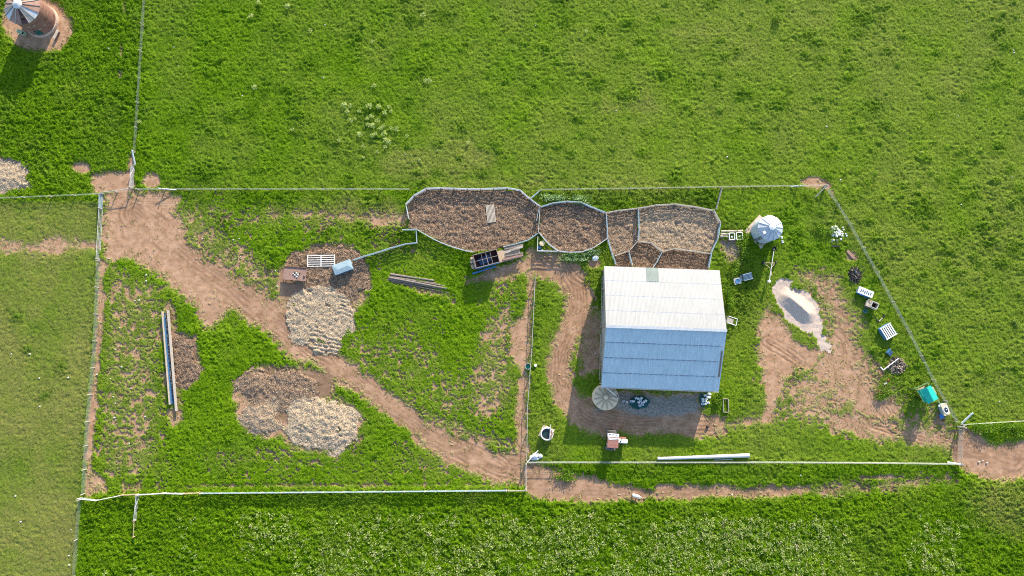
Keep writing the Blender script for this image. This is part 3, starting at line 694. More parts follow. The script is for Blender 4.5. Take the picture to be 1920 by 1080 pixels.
wire_fence([(262,357),(500,357),(768,357)], "long wire mesh fence on the paddock's northern edge, left of the pens")
wire_fence([(1014,358),(1180,356),(1345,353),(1543,350)], "wire mesh fence along the yard's northern edge above the small pens")
wire_fence([(278,-50),(274,0),(265,150),(256,288)], "wire fence running up the photo from the white tubular gate")
wire_fence([(-50,377),(0,374),(100,370),(188,366)], "wire fence on the left edge below the half seen woodchip heap")
wire_fence([(188,490),(182,640),(168,790),(160,925)], "wire fence down the paddock's left side beside a bare strip", wires=9)
wire_fence([(154,936),(148,1010),(143,1080),(140,1140)], "wire fence between the mown field and the weedy southern field")
wire_fence([(1546,352),(1590,422),(1640,512),(1700,622),(1745,712),(1789,790)], "slanting wire mesh fence on the yard's right side", wires=10, rad=.009)
wire_fence([(1802,796),(1850,793),(1920,789),(1990,787)], "short wire fence running right from the leaning white post")
wire_fence([(989,866),(1140,866),(1300,866),(1460,866),(1640,867),(1790,869)], "wire fence with pale top rail below the tractor and long pipe", top=.035, ht=1.0)
wire_fence([(987,862),(989,760),(997,650),(1003,522)], "upright wire fence with pale top rail beside the green tub", top=.045, ht=1.1, rad=.009, wires=6)
wire_fence([(248,357),(220,361),(196,364)], "short rail fence between the two tubular gates at upper left", span=2.5, top=.05, wires=4)

tube_gate((253,312), (250,353), "white tubular gate with bent braces, upright on the paddock's corner", rad=.035)
T = thing('brace_pole', "thick white leaning brace pole above the upright tubular gate", 'pole', at(254,310)); e = at(256,286) - at(254,310)
MB().tube((0, 0, .05), (e.x, e.y, 1.3), .13, .11, 10).build('pole', M['whitepaint'], T); MB().tube((e.x, e.y, -.1), (e.x, e.y, 1.35), .09, n=8).build('post', M['wood'], T)
tube_gate((193,394), (188,486), "very long narrow tubular gate at the paddock's left entrance", brace=False, rad=.035, rails=3, stays=3)
rail_fence([(194,366),(193,392)], "short pale blue panel above the long narrow gate", m='bluesteel', rails=6, board=.2, span=3, name='fence_panel')
tube_gate((154,933), (186,936), "white tubular gate at the paddock's lower left corner", rad=.045, rails=4)
tube_gate((188,936), (232,927), "white bent tubular gate right of the lower left corner", rad=.045, rails=4)
rail_fence([(234,926),(262,925)], "brown low timber rails between white gates at lower left", m='tanwood', rails=3, span=2.5)
tube_gate((264,926), (312,923), "first white tubular gate right of the brown low rails", rad=.045, rails=4)
tube_gate((314,923), (346,924), "second white tubular gate right of the brown low rails", rad=.045, rails=4)
rail_fence([(348,924),(376,922)], "brown timber rails left of the long pale blue fence", m='tanwood', rails=3, span=2.5)
rail_fence([(380,923),(950,918)], "long straight pale blue boarded fence below the paddock", m='bluesteel', post_m='palewood', rails=5, board=.135, span=3.1, ht=1.2, pw=.13)
rail_fence([(953,918),(984,918)], "short timber rails joining the long blue fence to its corner post", m='wood', rails=3, span=3)
T = thing('gate_pole', "thin white pole rail closing the track beside the corner post", 'gate', at(986,915)); e = at(986,868) - at(986,915)
MB().tube((0, 0, .95), (e.x, e.y, .95), .055, n=8).build('rail', M['whitetube'], T)
MB().tube((0, 0, .45), (e.x, e.y, .45), .03, n=8).build('rail', M['whitetube'], T)
for q in ((0, 0), (e.x, e.y)): MB().tube((q[0], q[1], -.1), (q[0], q[1], 1.9), .1, n=8).build('post', M['wood'], T)
tube_gate((262,930), (258,972), "white braced tubular gate hanging below the lower left fence", rad=.045, rails=3)
rail_fence([(258,974),(256,1004)], "narrow brown rails ending in the weedy southern field", m='tanwood', rails=2, span=2.6, ht=1.0)
rail_fence([(1351,354),(1340,394)], "weathered timber rails linking wire fence and the biggest right pen", m='wood', rails=4, span=1.8)
T = thing('strut', "weathered timber strut bracing the wire fence's top right corner", 'strut', at(1544,351)); e = at(1526,372) - at(1544,351)
MB().tube((0, 0, 1.25), (e.x, e.y, .05), .09, n=8).build('strut', M['wood'], T); MB().tube((0, 0, -.1), (0, 0, 1.5), .11, n=8).build('post', M['wood'], T)
T = thing('leaning_post', "thick white leaning post at the right entrance's upper corner", 'post', at(1800,797)); e = at(1815,770) - at(1800,797)
MB().tube((0, 0, 0), (e.x * .9, e.y * .9, 1.3), .16, .13, 10).build('post', M['whitepaint'], T)
MB().tube((-.5, -.2, -.1), (-.5, -.2, 2.2), .12, n=8).build('corner_post', M['wood'], T); MB().beam((-.5, -.2, 1.7), (.1, .05, .8), .08, .08).build('brace', M['wood'], T)
tube_gate((1797,806), (1795,866), "grey mesh gate across the red earth at the right entrance", m='wood', rad=.03, rails=5, brace=False, stays=3)
T = thing('strut', "white strut at the right end of the fence below the long pipe", 'strut', at(1772,866)); e = at(1797,869) - at(1772,866)
MB().tube((0, 0, .1), (e.x, e.y, 1.0), .12, .12, 8).build('strut', M['whitepaint'], T); MB().tube((e.x, e.y, -.1), (e.x, e.y, 1.3), .1, n=8).build('post', M['wood'], T)
T = thing('brace_pole', "grey brace pole on the wire fence right of the small soil patch", 'pole', at(302,357)); e = at(332,358) - at(302,357)
MB().tube((0, .1, 1.0), (e.x, e.y + .1, .15), .09, n=8).build('pole', M['galv'], T)
T = thing('brace_pole', "grey brace pole near the right end of the northern wire fence", 'pole', at(1481,352)); e = at(1500,352) - at(1481,352)
MB().tube((0, .1, .3), (e.x, e.y + .1, 1.05), .09, n=8).build('pole', M['galv'], T)

pk = dict(cap=.10, rails=5, board=.12, group='rail fences of the stock pens', pw=.15, post_m='wood')
rail_fence([(763,385),(778,369),(801,356),(827,355),(852,356),(877,357),(902,357),(926,356),(951,355),(975,359),(993,375),(1012,389)], "curved grey rail fence round the top of the largest pen", **pk)
rail_fence([(763,386),(768,412)], "short rail panel at the largest pen's left mouth", **pk)
rail_fence([(757,433),(782,432),(783,457)], "bent pale rails forming the hook left of the largest pen", m='bluesteel', **pk)
rail_fence([(783,457),(763,459),(734,467),(709,475),(685,482),(665,489)], "pale blue rail fence leading down to the blue lidded bin", m='bluesteel', **pk)
rail_fence([(783,432),(803,444),(824,455),(847,464),(871,471),(888,474)], "rail fence on the largest pen's lower edge left of the trailer", **pk)
rail_fence([(945,465),(968,459),(990,452),(1009,439)], "rail fence on the largest pen's lower edge right of the trailer", m='bluesteel', **pk)
tube_gate((1012,391), (1009,436), "narrow white tubular gate between the two brown pens", rad=.04, rails=4)
tube_gate((1010,393), (1006,414), "half open white gate leaf swung into the largest pen", rad=.035, rails=4, brace=False)
rail_fence([(1014,390),(1037,383),(1063,380),(1088,382),(1112,392),(1134,401)], "arched rail fence over the top of the oval brown pen", m='bluesteel', **pk)
rail_fence([(1011,439),(1027,458),(1046,472),(1066,475),(1090,474),(1112,466),(1136,450)], "white rail fence round the bottom of the oval brown pen", m='galv', **pk)
rail_fence([(1008,447),(1007,472),(1044,473)], "white rails boxing the triangle beside the round lidded tank", m='whitetube', **pk)
rail_fence([(1135,403),(1137,430),(1138,450),(1145,473),(1153,497)], "upright rail fence between the oval pen and narrow pen", m='bluesteel', **pk)
rail_fence([(1137,401),(1158,397),(1194,393),(1228,387),(1263,385),(1299,390),(1335,397),(1347,419)], "arched timber fence over the two right hand pens", m='wood', **pk)
rail_fence([(1347,421),(1343,448),(1331,474),(1326,503)], "blue rail fence down the right side of the right hand pen", m='bluesteel', **pk)
rail_fence([(1195,395),(1196,430),(1195,452)], "straight rail divider between narrow pen and palest pen", m='bluesteel', **pk)
rail_fence([(1195,454),(1219,457),(1239,473)], "timber rails over the top of the eight sided pen", m='wood', **pk)
rail_fence([(1239,474),(1229,493),(1222,503)], "blue rails on the right side of the eight sided pen", m='bluesteel', **pk)
rail_fence([(1193,455),(1177,473)], "rail panel on the upper left of the eight sided pen", m='wood', **pk)
rail_fence([(1177,474),(1184,499)], "blue rail panel on the left of the eight sided pen", m='bluesteel', **pk)
rail_fence([(1175,473),(1152,481)], "short rail panel closing the bottom of the narrow pen", m='wood', **pk)
rail_fence([(1241,473),(1263,468),(1300,473),(1328,477)], "timber rails under the palest pen above the barn", m='wood', **pk)
rail_fence([(1012,360),(995,374)], "short blue rail running from the wire fence to the largest pen", m='bluesteel', **pk)

# ------------------------------------------------------------------ barn
EV, RG = 3.7, 7.4
A_ = [at(1134,500,EV), at(1352,506,EV), at(1358,619,RG), at(1133,612,RG), at(1129,725,EV), at(1349,735,EV)]
o = (A_[0] + A_[1] + A_[4] + A_[5]) / 4; o.z = 0
ax_ = ((A_[1] - A_[0]) + (A_[5] - A_[4])).normalized(); rz = math.atan2(ax_.y, ax_.x)
barn = thing('barn', "large shearing shed with pale sheet roof, shaded blue on its lower half", 'barn', o, rz)
iv = Matrix.Rotation(-rz, 4, 'Z')
L_ = [iv @ (p - o) for p in A_]
x0 = (L_[0].x + L_[3].x + L_[4].x) / 3; x1 = (L_[1].x + L_[2].x + L_[5].x) / 3
yn = (L_[0].y + L_[1].y) / 2; ys = (L_[4].y + L_[5].y) / 2; yr = (L_[2].y + L_[3].y) / 2
def slope(y_e, parent, name):
    mb = MB(); nx = int((x1 - x0) / .095); rows = 4; V = []
    for r_ in range(rows):
        f0, f1 = r_ / rows, (r_ + 1) / rows + (.012 if r_ < rows - 1 else 0)
        lift = .03 * (rows - r_) * 0 + .022 * (r_ % 2)
        up = .026 * r_ * .0
        base = len(mb.v); vs = []
        for f in (f0, f1):
            for k in range(nx + 1):
                x = x0 + (x1 - x0) * k / nx; yy = y_e + (yr - y_e) * f
                z = EV + (RG - EV) * f + (.006 if k % 2 else -.006) + .05 * (1 - (f - f0) * rows) - .0
                vs.append((x, yy, z))
        fs = [(k, k + 1, k + nx + 2, k + nx + 1) if y_e < yr else (k + 1, k, k + nx + 1, k + nx + 2) for k in range(nx)]
        mb.add(vs, fs)
    return mb.build(name, M['roof' if y_e > yr else 'roofshade'], parent)
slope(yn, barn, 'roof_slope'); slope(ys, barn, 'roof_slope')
# sheet laps: galvanised strips; on the lower slope dark ones painting in lap shadow and rust
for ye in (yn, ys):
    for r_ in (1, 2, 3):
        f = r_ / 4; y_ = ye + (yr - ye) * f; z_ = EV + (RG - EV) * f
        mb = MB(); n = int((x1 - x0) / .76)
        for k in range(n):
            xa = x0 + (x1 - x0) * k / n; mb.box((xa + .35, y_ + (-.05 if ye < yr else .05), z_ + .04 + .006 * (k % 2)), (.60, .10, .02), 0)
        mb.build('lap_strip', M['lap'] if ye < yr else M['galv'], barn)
MB().beam((x0 - .03, yr, RG + .1), (x1 + .03, yr, RG + .1), .42, .04).build('ridge_cap', M['galv'], barn)
pc = iv @ (at(1224,514,4.4) - o); sl_y = (RG - EV) / (yn - yr)
zz = lambda y_: EV + (yn - y_) * sl_y
MB().add([(pc.x - .9, yn + .02, zz(yn) + .075), (pc.x + .9, yn + .02, zz(yn) + .075), (pc.x + .9, yn - 2.2, zz(yn - 2.2) + .075), (pc.x - .9, yn - 2.2, zz(yn - 2.2) + .075),
          (pc.x - .9, yn + .02, zz(yn) + .05), (pc.x + .9, yn + .02, zz(yn) + .05), (pc.x + .9, yn - 2.2, zz(yn - 2.2) + .05), (pc.x - .9, yn - 2.2, zz(yn - 2.2) + .05)],
         [(3, 2, 1, 0), (4, 5, 6, 7), (0, 1, 5, 4), (1, 2, 6, 5), (2, 3, 7, 6), (3, 0, 4, 7)]).build('skylight', M['patch'], barn)
wx0, wx1, wy0, wy1 = x0 + .35, x1 - .3, ys + .45, yn - .3
mb = MB(); mb.add([(wx0, wy0, 0), (wx1, wy0, 0), (wx1, wy1, 0), (wx0, wy1, 0), (wx0, wy0, EV + .12), (wx1, wy0, EV + .12), (wx1, wy1, EV + .06), (wx0, wy1, EV + .06), (wx0, yr, RG - .12), (wx1, yr, RG - .12)],
                  [(0, 1, 5, 4), (1, 2, 6, 9, 5), (2, 3, 7, 6), (3, 0, 4, 8, 7)]); mb.build('wall', M['barnwall'], barn)
for k in range(7):
    MB().box((wx0 - .12, wy0 + (wy1 - wy0) * k / 6, 1.8), (.16, .16, 3.6)).build('post', M['tanwood'], barn)
MB().beam((wx0 - .3, wy0 + .5, 1.2), (wx0 - .3, wy0 + 7.5, 1.2), .06, .25).build('side_rail', M['wood'], barn)
MB().beam((wx0 - .3, wy0 + 8.5, 1.4), (wx0 - .3, wy1 - 1, 1.4), .06, .25).build('side_rail', M['wood'], barn)
MB().beam((x0, ys - .09, EV - .02), (x1, ys - .09, EV - .02), .14, .12).build('gutter', M['wood'], barn)
MB().beam((x0, ys + .02, EV - .16), (x1, ys + .02, EV - .16), .05, .2).build('fascia', M['darkwood'], barn)
e1, e2 = iv @ (at(1348,688,5.2) - o), iv @ (at(1343,727,4.1) - o)
s_ = (RG - EV) / (yr - ys)
MB().beam((x1 - .28, ys + 2.2, EV + 2.2 * s_ + .1), (x1 - .32, ys + 6.0, EV + 6.0 * s_ + .1), .22, .05).build('barge_board', M['darkwood'], barn)
MB().beam((wx1 + .12, wy0 + .6, 1.6), (wx1 + .12, wy0 + 5.5, 1.6), .1, 2.2).build('sliding_door', M['bluesteel'], barn)
# loading ramp by the barn's right wall
p = at(1358,600); e = at(1376,604) - p
T = thing('loading_ramp', "white framed slatted ramp leaning on the barn's right wall", 'ramp', p, math.atan2(e.y, e.x))
Lr = e.length
MB().beam((0, 0, 1.2), (Lr, 0, .1), .8, .05).build('slats', M['wood'], T)
for s in (-1, 1):
    MB().beam((0, .52 * s, 1.9), (Lr + .2, .52 * s, .75), .09, .09).build('handrail', M['whitepaint'], T)
    for q in (.15, Lr): MB().beam((q, .52 * s, 0), (q, .52 * s, 1.85 - 1.1 * q / Lr), .07, .07).build('post', M['whitepaint'], T)
MB().beam((Lr + .2, -.55, .78), (Lr + .2, .55, .78), .08, .08).build('end_bar', M['whitepaint'], T)

# rainwater tank
TZ = 2.25; c = at(1136,745,TZ); c.z = 0
T = thing('water_tank', "round cream rainwater tank with a ribbed lid by the barn corner", 'water tank', c)
MB().lathe([(1.88, 0), (1.88, .7), (1.91, .72), (1.91, .8), (1.88, .82), (1.88, 1.5), (1.91, 1.52), (1.91, 1.6), (1.88, 1.62), (1.88, 2.1)], n=40).build('body', M['cream'], T, smooth=False)
lid = MB().lathe([(1.95, 2.101), (1.95, 2.14), (1.6, 2.2), (.5, 2.3), (.28, 2.3)], n=40).build('lid', M['cream'], T)
mb = MB()
for k in range(12):
    a = 2 * math.pi * k / 12 + .13; mb.beam((.3 * math.cos(a), .3 * math.sin(a), 2.36), (1.8 * math.cos(a), 1.8 * math.sin(a), 2.22), .14, .1)
mb.build('ribs', M['rib'], lid); MB().lathe([(.34, 2.3), (.34, 2.44), (.2, 2.47)], n=16).build('hub', M['cream'], lid)
ip = at(1156,743,TZ) - c
MB().lathe([(.2, 2.1), (.2, 2.34), (.14, 2.35)], (ip.x, ip.y, 0), 12).build('inlet', M['blackpaint'], T)
T2 = thing('downpipe', "white downpipe running from barn gutter into the rainwater tank", 'pipe', at(1136,727,0)); b0 = at(1136,727,0)
q0 = at(1137,727,3.55) - b0; q1 = at(1156,743,2.42) - b0
MB().tube(q0, q1, .07, n=8).build('pipe', M['whitepaint'], T2); MB().tube(q1, (q1.x, q1.y, 2.3), .07, n=8).build('elbow', M['whitepaint'], T2)

# ------------------------------------------------------------------ silos
def silo(c, r, hb, h, hc, label, wallm, roofm, n, name='silo'):
    T = thing(name, label, 'silo', c)
    wl = MB(); wl.lathe([(r, hb)] + [(r + (.025 if k % 2 else 0), hb + (h - hb) * k / 24) for k in range(1, 25)], n=48, close=False); wl.build('wall', wallm, T)
    return T
M['silorust'] = plain('rusted_silo_sheet', (.17, .085, .066), (.27, .15, .122), 1.0, .7, .15, (.12, .06, .045), .7, .55, (1, 1, 2.2))
M['siloskytint'] = plain('galvanised_silo_sky_tint', (.36, .43, .48), (.47, .54, .58), 1.2, .45, .15, (.36, .38, .40), .8, .64)  # galvanised grey with blue sky light in shade mixed into the colour
c = at(78,40); T = silo(c, 2.6, .45, 4.5, 1.2, "rusty round grain silo standing on its bare earth circle", M['silorust'], None, 16)
MB().lathe([(2.78, -.1), (2.78, .46), (2.5, .46)], n=40).build('base', M['pinkconcrete'], T)
for k in range(16):
    a0, a1 = 2 * math.pi * k / 16 + .08, 2 * math.pi * (k + 1) / 16 + .08
    rr0, rr1, z0, z1 = 2.82, .55, 4.45, 5.55
    pts = [(rr0 * math.cos(a0), rr0 * math.sin(a0), z0), (rr0 * math.cos(a1), rr0 * math.sin(a1), z0), (rr1 * math.cos(a1), rr1 * math.sin(a1), z1), (rr1 * math.cos(a0), rr1 * math.sin(a0), z1)]
    deg = math.degrees((a0 + a1) / 2) % 360
    if 275 < deg < 298: mk = 'rustdark'
    else: mk = 'galv' if k in (12, 14, 9, 5) or 310 < deg < 350 else ('palewood' if k in (13, 8, 2) else 'rustpale')
    mb = MB().add([Vector(p) for p in pts] + [Vector(p) - Vector((0, 0, .04)) for p in pts], [(0, 1, 2, 3), (7, 6, 5, 4), (0, 4, 5, 1), (1, 5, 6, 2), (2, 6, 7, 3), (3, 7, 4, 0)])
    o_ = mb.build('roof_panel', M[mk], T)
    MB().beam(Vector(pts[0]) + Vector((0, 0, .05)), Vector(pts[3]) + Vector((0, 0, .05)), .09, .07).build('rib', M['wood'] if k % 3 else M['darkwood'], o_)
MB().lathe([(.75, 5.5), (.7, 5.62), (.2, 5.85), (.05, 5.9)], n=16).build('cap', M['galv'], T)
hp = (math.cos(R(288)) * 1.95, math.sin(R(288)) * 1.95, 4.98)
MB().box(hp, (.5, .5, .35), R(18)).build('hatch', M['inside'], T)
for q, z in ((-38, 2.0), (-60, 3.2)):
    a = R(q); MB().beam((2.63 * math.cos(a), 2.63 * math.sin(a), z), (2.63 * math.cos(a - .45), 2.63 * math.sin(a - .45), z), .05, .12).build('seam_strip', M['galv'], T)
a = R(-78); MB().box((2.62 * math.cos(a), 2.62 * math.sin(a), 1.3), (.9, .14, 1.1), a + R(90)).build('door', M['tarp'], T)

c = at(1429,435); T = silo(c, 1.88, .25, 3.4, .9, "shiny galvanised grain silo on a square slab right of the pens", M['siloskytint'], None, 14)
MB().prism([(-.4, 2.75), (-3.0, .0), (-.35, -2.75), (2.25, .05)], -.1, .25).build('slab', M['pinkconcrete'], T)
for k in range(14):
    a0, a1 = 2 * math.pi * k / 14, 2 * math.pi * (k + 1) / 14
    rr0, rr1, z0, z1 = 1.98, .38, 3.42, 4.3
    pts = [(rr0 * math.cos(a0), rr0 * math.sin(a0), z0), (rr0 * math.cos(a1), rr0 * math.sin(a1), z0), (rr1 * math.cos(a1), rr1 * math.sin(a1), z1), (rr1 * math.cos(a0), rr1 * math.sin(a0), z1)]
    mb = MB().add([Vector(p) for p in pts] + [Vector(p) - Vector((0, 0, .04)) for p in pts], [(0, 1, 2, 3), (7, 6, 5, 4), (0, 4, 5, 1), (1, 5, 6, 2), (2, 6, 7, 3), (3, 7, 4, 0)])
    o_ = mb.build('roof_panel', M['galv'], T)
    MB().beam(Vector(pts[0]) + Vector((0, 0, .04)), Vector(pts[3]) + Vector((0, 0, .04)), .05, .06).build('rib', M['bluesteel'], o_)
MB().lathe([(.48, 4.26), (.48, 4.36), (.1, 4.48)], n=20).build('cap', M['whitepaint'], T)
MB().box((-1.05, -.75, 3.88), (.5, .45, .16), R(30)).build('hatch', M['whitepaint'], T)
lad = MB()
for s in (-.17, .17): lad.beam((-1.3 + s * .7, -1.45 - s * .75, .3), (-1.3 + s * .7, -1.45 - s * .75, 3.5), .04, .05)
for k in range(10): lad.beam((-1.42, -1.32, .6 + .3 * k), (-1.18, -1.58, .6 + .3 * k), .03, .03)
lad.build('ladder', M['blackpaint'], T)

# ------------------------------------------------------------------ tractor
def wheel(T, x, y, r, wd, name='wheel'):
    t_ = MB(); n = 20
    t_.lathe([(r * .62, -wd / 2), (r * .93, -wd / 2), (r, -wd * .3), (r, wd * .3), (r * .93, wd / 2), (r * .62, wd / 2)], n=n, close=False)
    for k in range(18):
        a = 2 * math.pi * k / 18; t_.box((r * math.cos(a), r * math.sin(a), (wd * .22 if k % 2 else -wd * .22)), (.07, .05 + r * .06, wd * .5), a)
    ty = t_.build(name, M['rubber'], T); ty.rotation_euler = (R(90), 0, 0); ty.location = (x, y, r)
    h = MB().lathe([(.08, -wd * .32), (r * .62, -wd * .25), (r * .62, wd * .25), (.08, wd * .32)], n=14); h.build('rim', M['rust'], ty)
p = at(1151,824); T = thing('tractor', "old white and rusty tractor parked on grass below the barn", 'tractor', p, R(-4))
for s in (-1, 1):
    wheel(T, -.55, 1.27 * s, .8, .5); wheel(T, 1.36, .84 * s, .5, .3)
    MB().lathe([(.86, -.26), (.9, -.26), (.9, .26), (.86, .26)], n=24).build('mudguard', M['rust'], T).rotation_euler = (R(90), 0, 0)
    T.children[-1].location = (-.55, 1.02 * s, .72); T.children[-1].scale = (1, 1, .75)
MB().box((.35, 0, .85), (2.6, .5, .5), 0, .08).build('chassis', M['rust'], T)
MB().box((1.1, 0, 1.32), (1.55, .62, .55), 0, .1).build('bonnet', M['whitepaint'], T)
MB().box((.75, .0, 1.62), (.12, .12, .1)).build('filler_cap', M['blackpaint'], T)
MB().tube((.95, .38, 1.4), (.95, .38, 2.0), .05, n=8).build('exhaust', M['blackpaint'], T)
MB().box((1.05, .42, 1.0), (1.3, .3, .35), 0, .05).build('side_cover', M['rust'], T)
MB().tube((1.36, -.8, .5), (1.36, .8, .5), .06, n=8).build('axle', M['rust'], T)
cab = MB()
for sx in (-1.2, .25):
    for sy in (-.78, .78): cab.beam((sx, sy, .9), (sx, sy, 2.2), .07, .07)
cab.box((-.48, 0, 1.05), (1.4, 1.5, .35), 0, .05); cab.build('cab_frame', M['rust'], T)
rf = MB().box((-.48, -.22, 2.3), (1.68, 1.62, .14), 0, .05).build('cab_roof', M['tractorred'], T)
MB().box((-.48, .85, 2.31), (1.74, .52, .13), 0, .04).build('roof_visor', M['whitepaint'], rf)
mb = MB()
for k in range(3): mb.box((-1.0 + .5 * k, .95, 2.385), (.3, .08, .02))
mb.build('slot', M['inside'], rf)
mb = MB(); mb.box((-.48, .42, 2.385), (1.6, .14, .025)); mb.box((-.55, .22, 2.385), (1.2, .08, .025)); mb.build('paint_strip', M['whitepaint'], rf)
MB().box((-1.28, -.5, 2.1), (.16, .4, .3), 0, .03).build('lamp', M['whitepaint'], T)
MB().box((-.75, 0, 1.35), (.5, .5, .5), 0, .1).build('seat', M['blackpaint'], T)
MB().tube((-.1, 0, 1.3), (-.2, 0, 1.75), .03, n=6).build('steering_column', M['blackpaint'], T)

# ------------------------------------------------------------------ bin trailer by the largest pen
c = at(921,487); d_ = at(981,466) - at(888,490); rz = math.atan2(d_.y, d_.x)
T = thing('bin_trailer', "rusty open bin on a long timber trailer beside the largest pen", 'trailer', c, rz)
bx, by = -.75, .0; T.scale = (.94, .94, .97)
for (cx, cy, sx, sy) in ((bx, 1.08, 4.0, .1), (bx, -1.08, 4.0, .1), (bx - 1.95, 0, .1, 2.06), (bx + 1.95, 0, .1, 2.06)):
    MB().box((cx, cy, 1.85), (sx, sy, 1.5)).build('bin_side', M['bluepaint'] if cy < -.5 else M['rustdark'], T)
MB().box((bx, 0, 1.12), (3.8, 2.06, .06)).build('bin_floor', M['rustdark'], T)
rim = MB()
for s in (-1, 1): rim.beam((bx - 2.02, 1.1 * s, 2.64), (bx + 2.02, 1.1 * s, 2.64), .09, .08); rim.beam((bx + 2.0 * s, -1.1, 2.645), (bx + 2.0 * s, 1.1, 2.645), .09, .08)
rim.build('rim', M['rustgrey'], T)
gr = MB(); gr.beam((bx - 1.9, .02, 2.57), (bx + 1.9, .02, 2.57), .07, .06)
for k, w_ in ((-.65, .05), (.12, .1), (.85, .06)): gr.beam((bx + k, -1.05, 2.56), (bx + k, 1.05, 2.56), w_, .05)
gr.build('brace_bars', M['rustgrey'], T)
MB().box((bx - .3, .1, 1.3), (2.2, 1.3, .3), .2, .08).build('bin_load', M['navy'], T)
MB().box((1.0, 0, .95), (8.0, 1.9, .12)).build('deck', M['tanwood'], T)
for s in (-1, 1): MB().beam((-3.2, .95 * s, .86), (5.3, .95 * s, .86), .12, .25).build('chassis_rail', M['rust'] if s > 0 else M['rustpale'], T)
for xx in (-1.6, .2):
    for s in (-1, 1): wheel(T, xx, .8 * s, .42, .25)
MB().beam((-3.6, -1.55, .45), (.4, -1.35, .55), .28, .22).build('side_auger', M['bluepaint'], T)
MB().beam((-3.6, .0, .8), (-2.9, 0, .8), .16, .14).build('drawbar', M['rust'], T)
mb = MB(); mb.box((-3.25, .35, .95), (.5, .5, .35), .3, .05); mb.box((-3.3, -.5, .9), (.45, .7, .3), .1, .05); mb.tube((-3.1, .9, .7), (-3.1, .9, 1.3), .22, n=10); mb.build('engine', M['tanwood'], T)
MB().tube((-2.9, -.9, 1.2), (-2.9, .8, 1.9), .05, n=8).build('lift_arm', M['galv'], T)
for k, (a, b_, wd, z, mm, lb) in enumerate([((945,465),(981,460),.5,1.05,'oldplank',"wide pale plank on the trailer deck nearest the pen"), ((948,473),(980,462),.35,1.16,'wood',"grey plank lying slantwise on the trailer deck"),
        ((947,480),(981,474),.22,1.06,'oldplank',"thin pale plank in the middle of the trailer deck"), ((942,487),(981,478),.3,1.07,'rustpale',"reddish plank on the trailer deck's outer edge"), ((958,470),(975,466),.18,1.24,'oldplank',"short pale stick on top of the trailer planks")]):
    pa, pb = at(*a, z), at(*b_, z); T2 = MB().beam((0, 0, 0), pb - pa, wd, .07).build('plank', M[mm], None, pa); tag(T2, lb, 'plank', 'planks on the trailer')

# ------------------------------------------------------------------ rusty table, gate, lidded bin, pole stack
def quad_frame(corners, z):
    q = [at(*p, z) for p in corners]; c = sum(q, Vector()) / 4; d_ = (q[1] - q[0]) + (q[2] - q[3])
    return Vector((c.x, c.y, 0)), math.atan2(d_.y, d_.x), d_.length / 2, ((q[0] - q[3]) + (q[1] - q[2])).length / 2
c, rz, lx, ly = quad_frame([(532,499),(575,503),(573,527),(530,524)], 1.05)
T = thing('steel_table', "rusty flat steel table with broken rocks lying on it", 'table', c, rz)
MB().box((0, 0, 1.0), (lx, ly, .08), 0, .02).build('top', M['rustpale'], T)
MB().box((0, ly / 2 + .03, 1.08), (lx, .05, .2)).build('back_lip', M['rust'], T)
for sx in (-1, 1):
    for sy in (-1, 1): MB().beam((sx * (lx / 2 - .3), sy * (ly / 2 - .2), 0), (sx * (lx / 2 - .3), sy * (ly / 2 - .2), .96), .12, .12).build('leg', M['rust'], T)
MB().beam((-lx / 2 + .3, -ly / 2 + .2, .5), (lx / 2 - .3, -ly / 2 + .2, .5), .1, .1).build('stretcher', M['rust'], T)
for k, (px, py, s) in enumerate([(553,509,.35),(556,512,.3),(559,515,.35),(562,511,.3),(553,516,.3),(557,519,.28),(571,517,.4),(550,513,.25)]):
    q = at(px, py, 1.05); tag(MB().rock((0, 0, s * .25), (s * 1.1, s, s * .6), 100 + k).build('rock', M['stone'] if k % 3 else M['chunk'], None, q), "broken grey rock lying on the rusty steel table", 'rock', 'rocks on the rusty table')
c, rz, lx, ly = quad_frame([(577,479),(627,479),(627,498),(577,500)], .3)
T = thing('farm_gate', "white barred farm gate lying flat on dark mulch beside the rusty table", 'gate', c + Vector((0, 0, .28)), rz)
mb = MB(); n = 6
for k in range(n): mb.beam((-lx / 2, -ly / 2 + ly * k / (n - 1), 0), (lx / 2, -ly / 2 + ly * k / (n - 1), 0), .1, .06)
mb.build('bars', M['whitepaint'], T)
for q in (-1, 0, 1): MB().beam((q * lx / 2, -ly / 2 - .1, .07), (q * lx / 2, ly / 2 + .1, .07), .13, .06).build('upright', M['whitepaint'], T)
for k in range(2): MB().beam((-lx / 2 + lx * k, -ly / 2, -.14), (-lx / 2 + lx * k, ly / 2, -.14), .1, .18).build('bearer', M['wood'], T)
c, rz, lx, ly = quad_frame([(621,498),(655,486),(663,503),(629,516)], 1.2)
T = thing('lidded_bin', "pale blue steel bin with a creased lid beside the flat white gate", 'bin', c, rz)
MB().box((0, 0, .55), (lx - .15, ly - .15, 1.1), 0, .04).build('body', M['bluesteel'], T)
hl = MB(); hx, hy = lx / 2, ly / 2
hl.add([(-hx, -hy, 1.08), (hx, -hy, 1.08), (hx, hy, 1.08), (-hx, hy, 1.08), (-hx + .6, -.1, 1.3), (hx - .6, -.1, 1.3), (-hx, -hy, 1.15), (hx, -hy, 1.15), (hx, hy, 1.15), (-hx, hy, 1.15)],
       [(3, 2, 1, 0), (0, 1, 7, 6), (1, 2, 8, 7), (2, 3, 9, 8), (3, 0, 6, 9), (6, 7, 5, 4), (7, 8, 5), (8, 9, 4, 5), (9, 6, 4)]); hl.build('lid', M['bluesteel'], T)
MB().box((.1, -hy + .02, .75), (lx * .7, .08, .22)).build('handle_rail', M['bluepaint'], T)
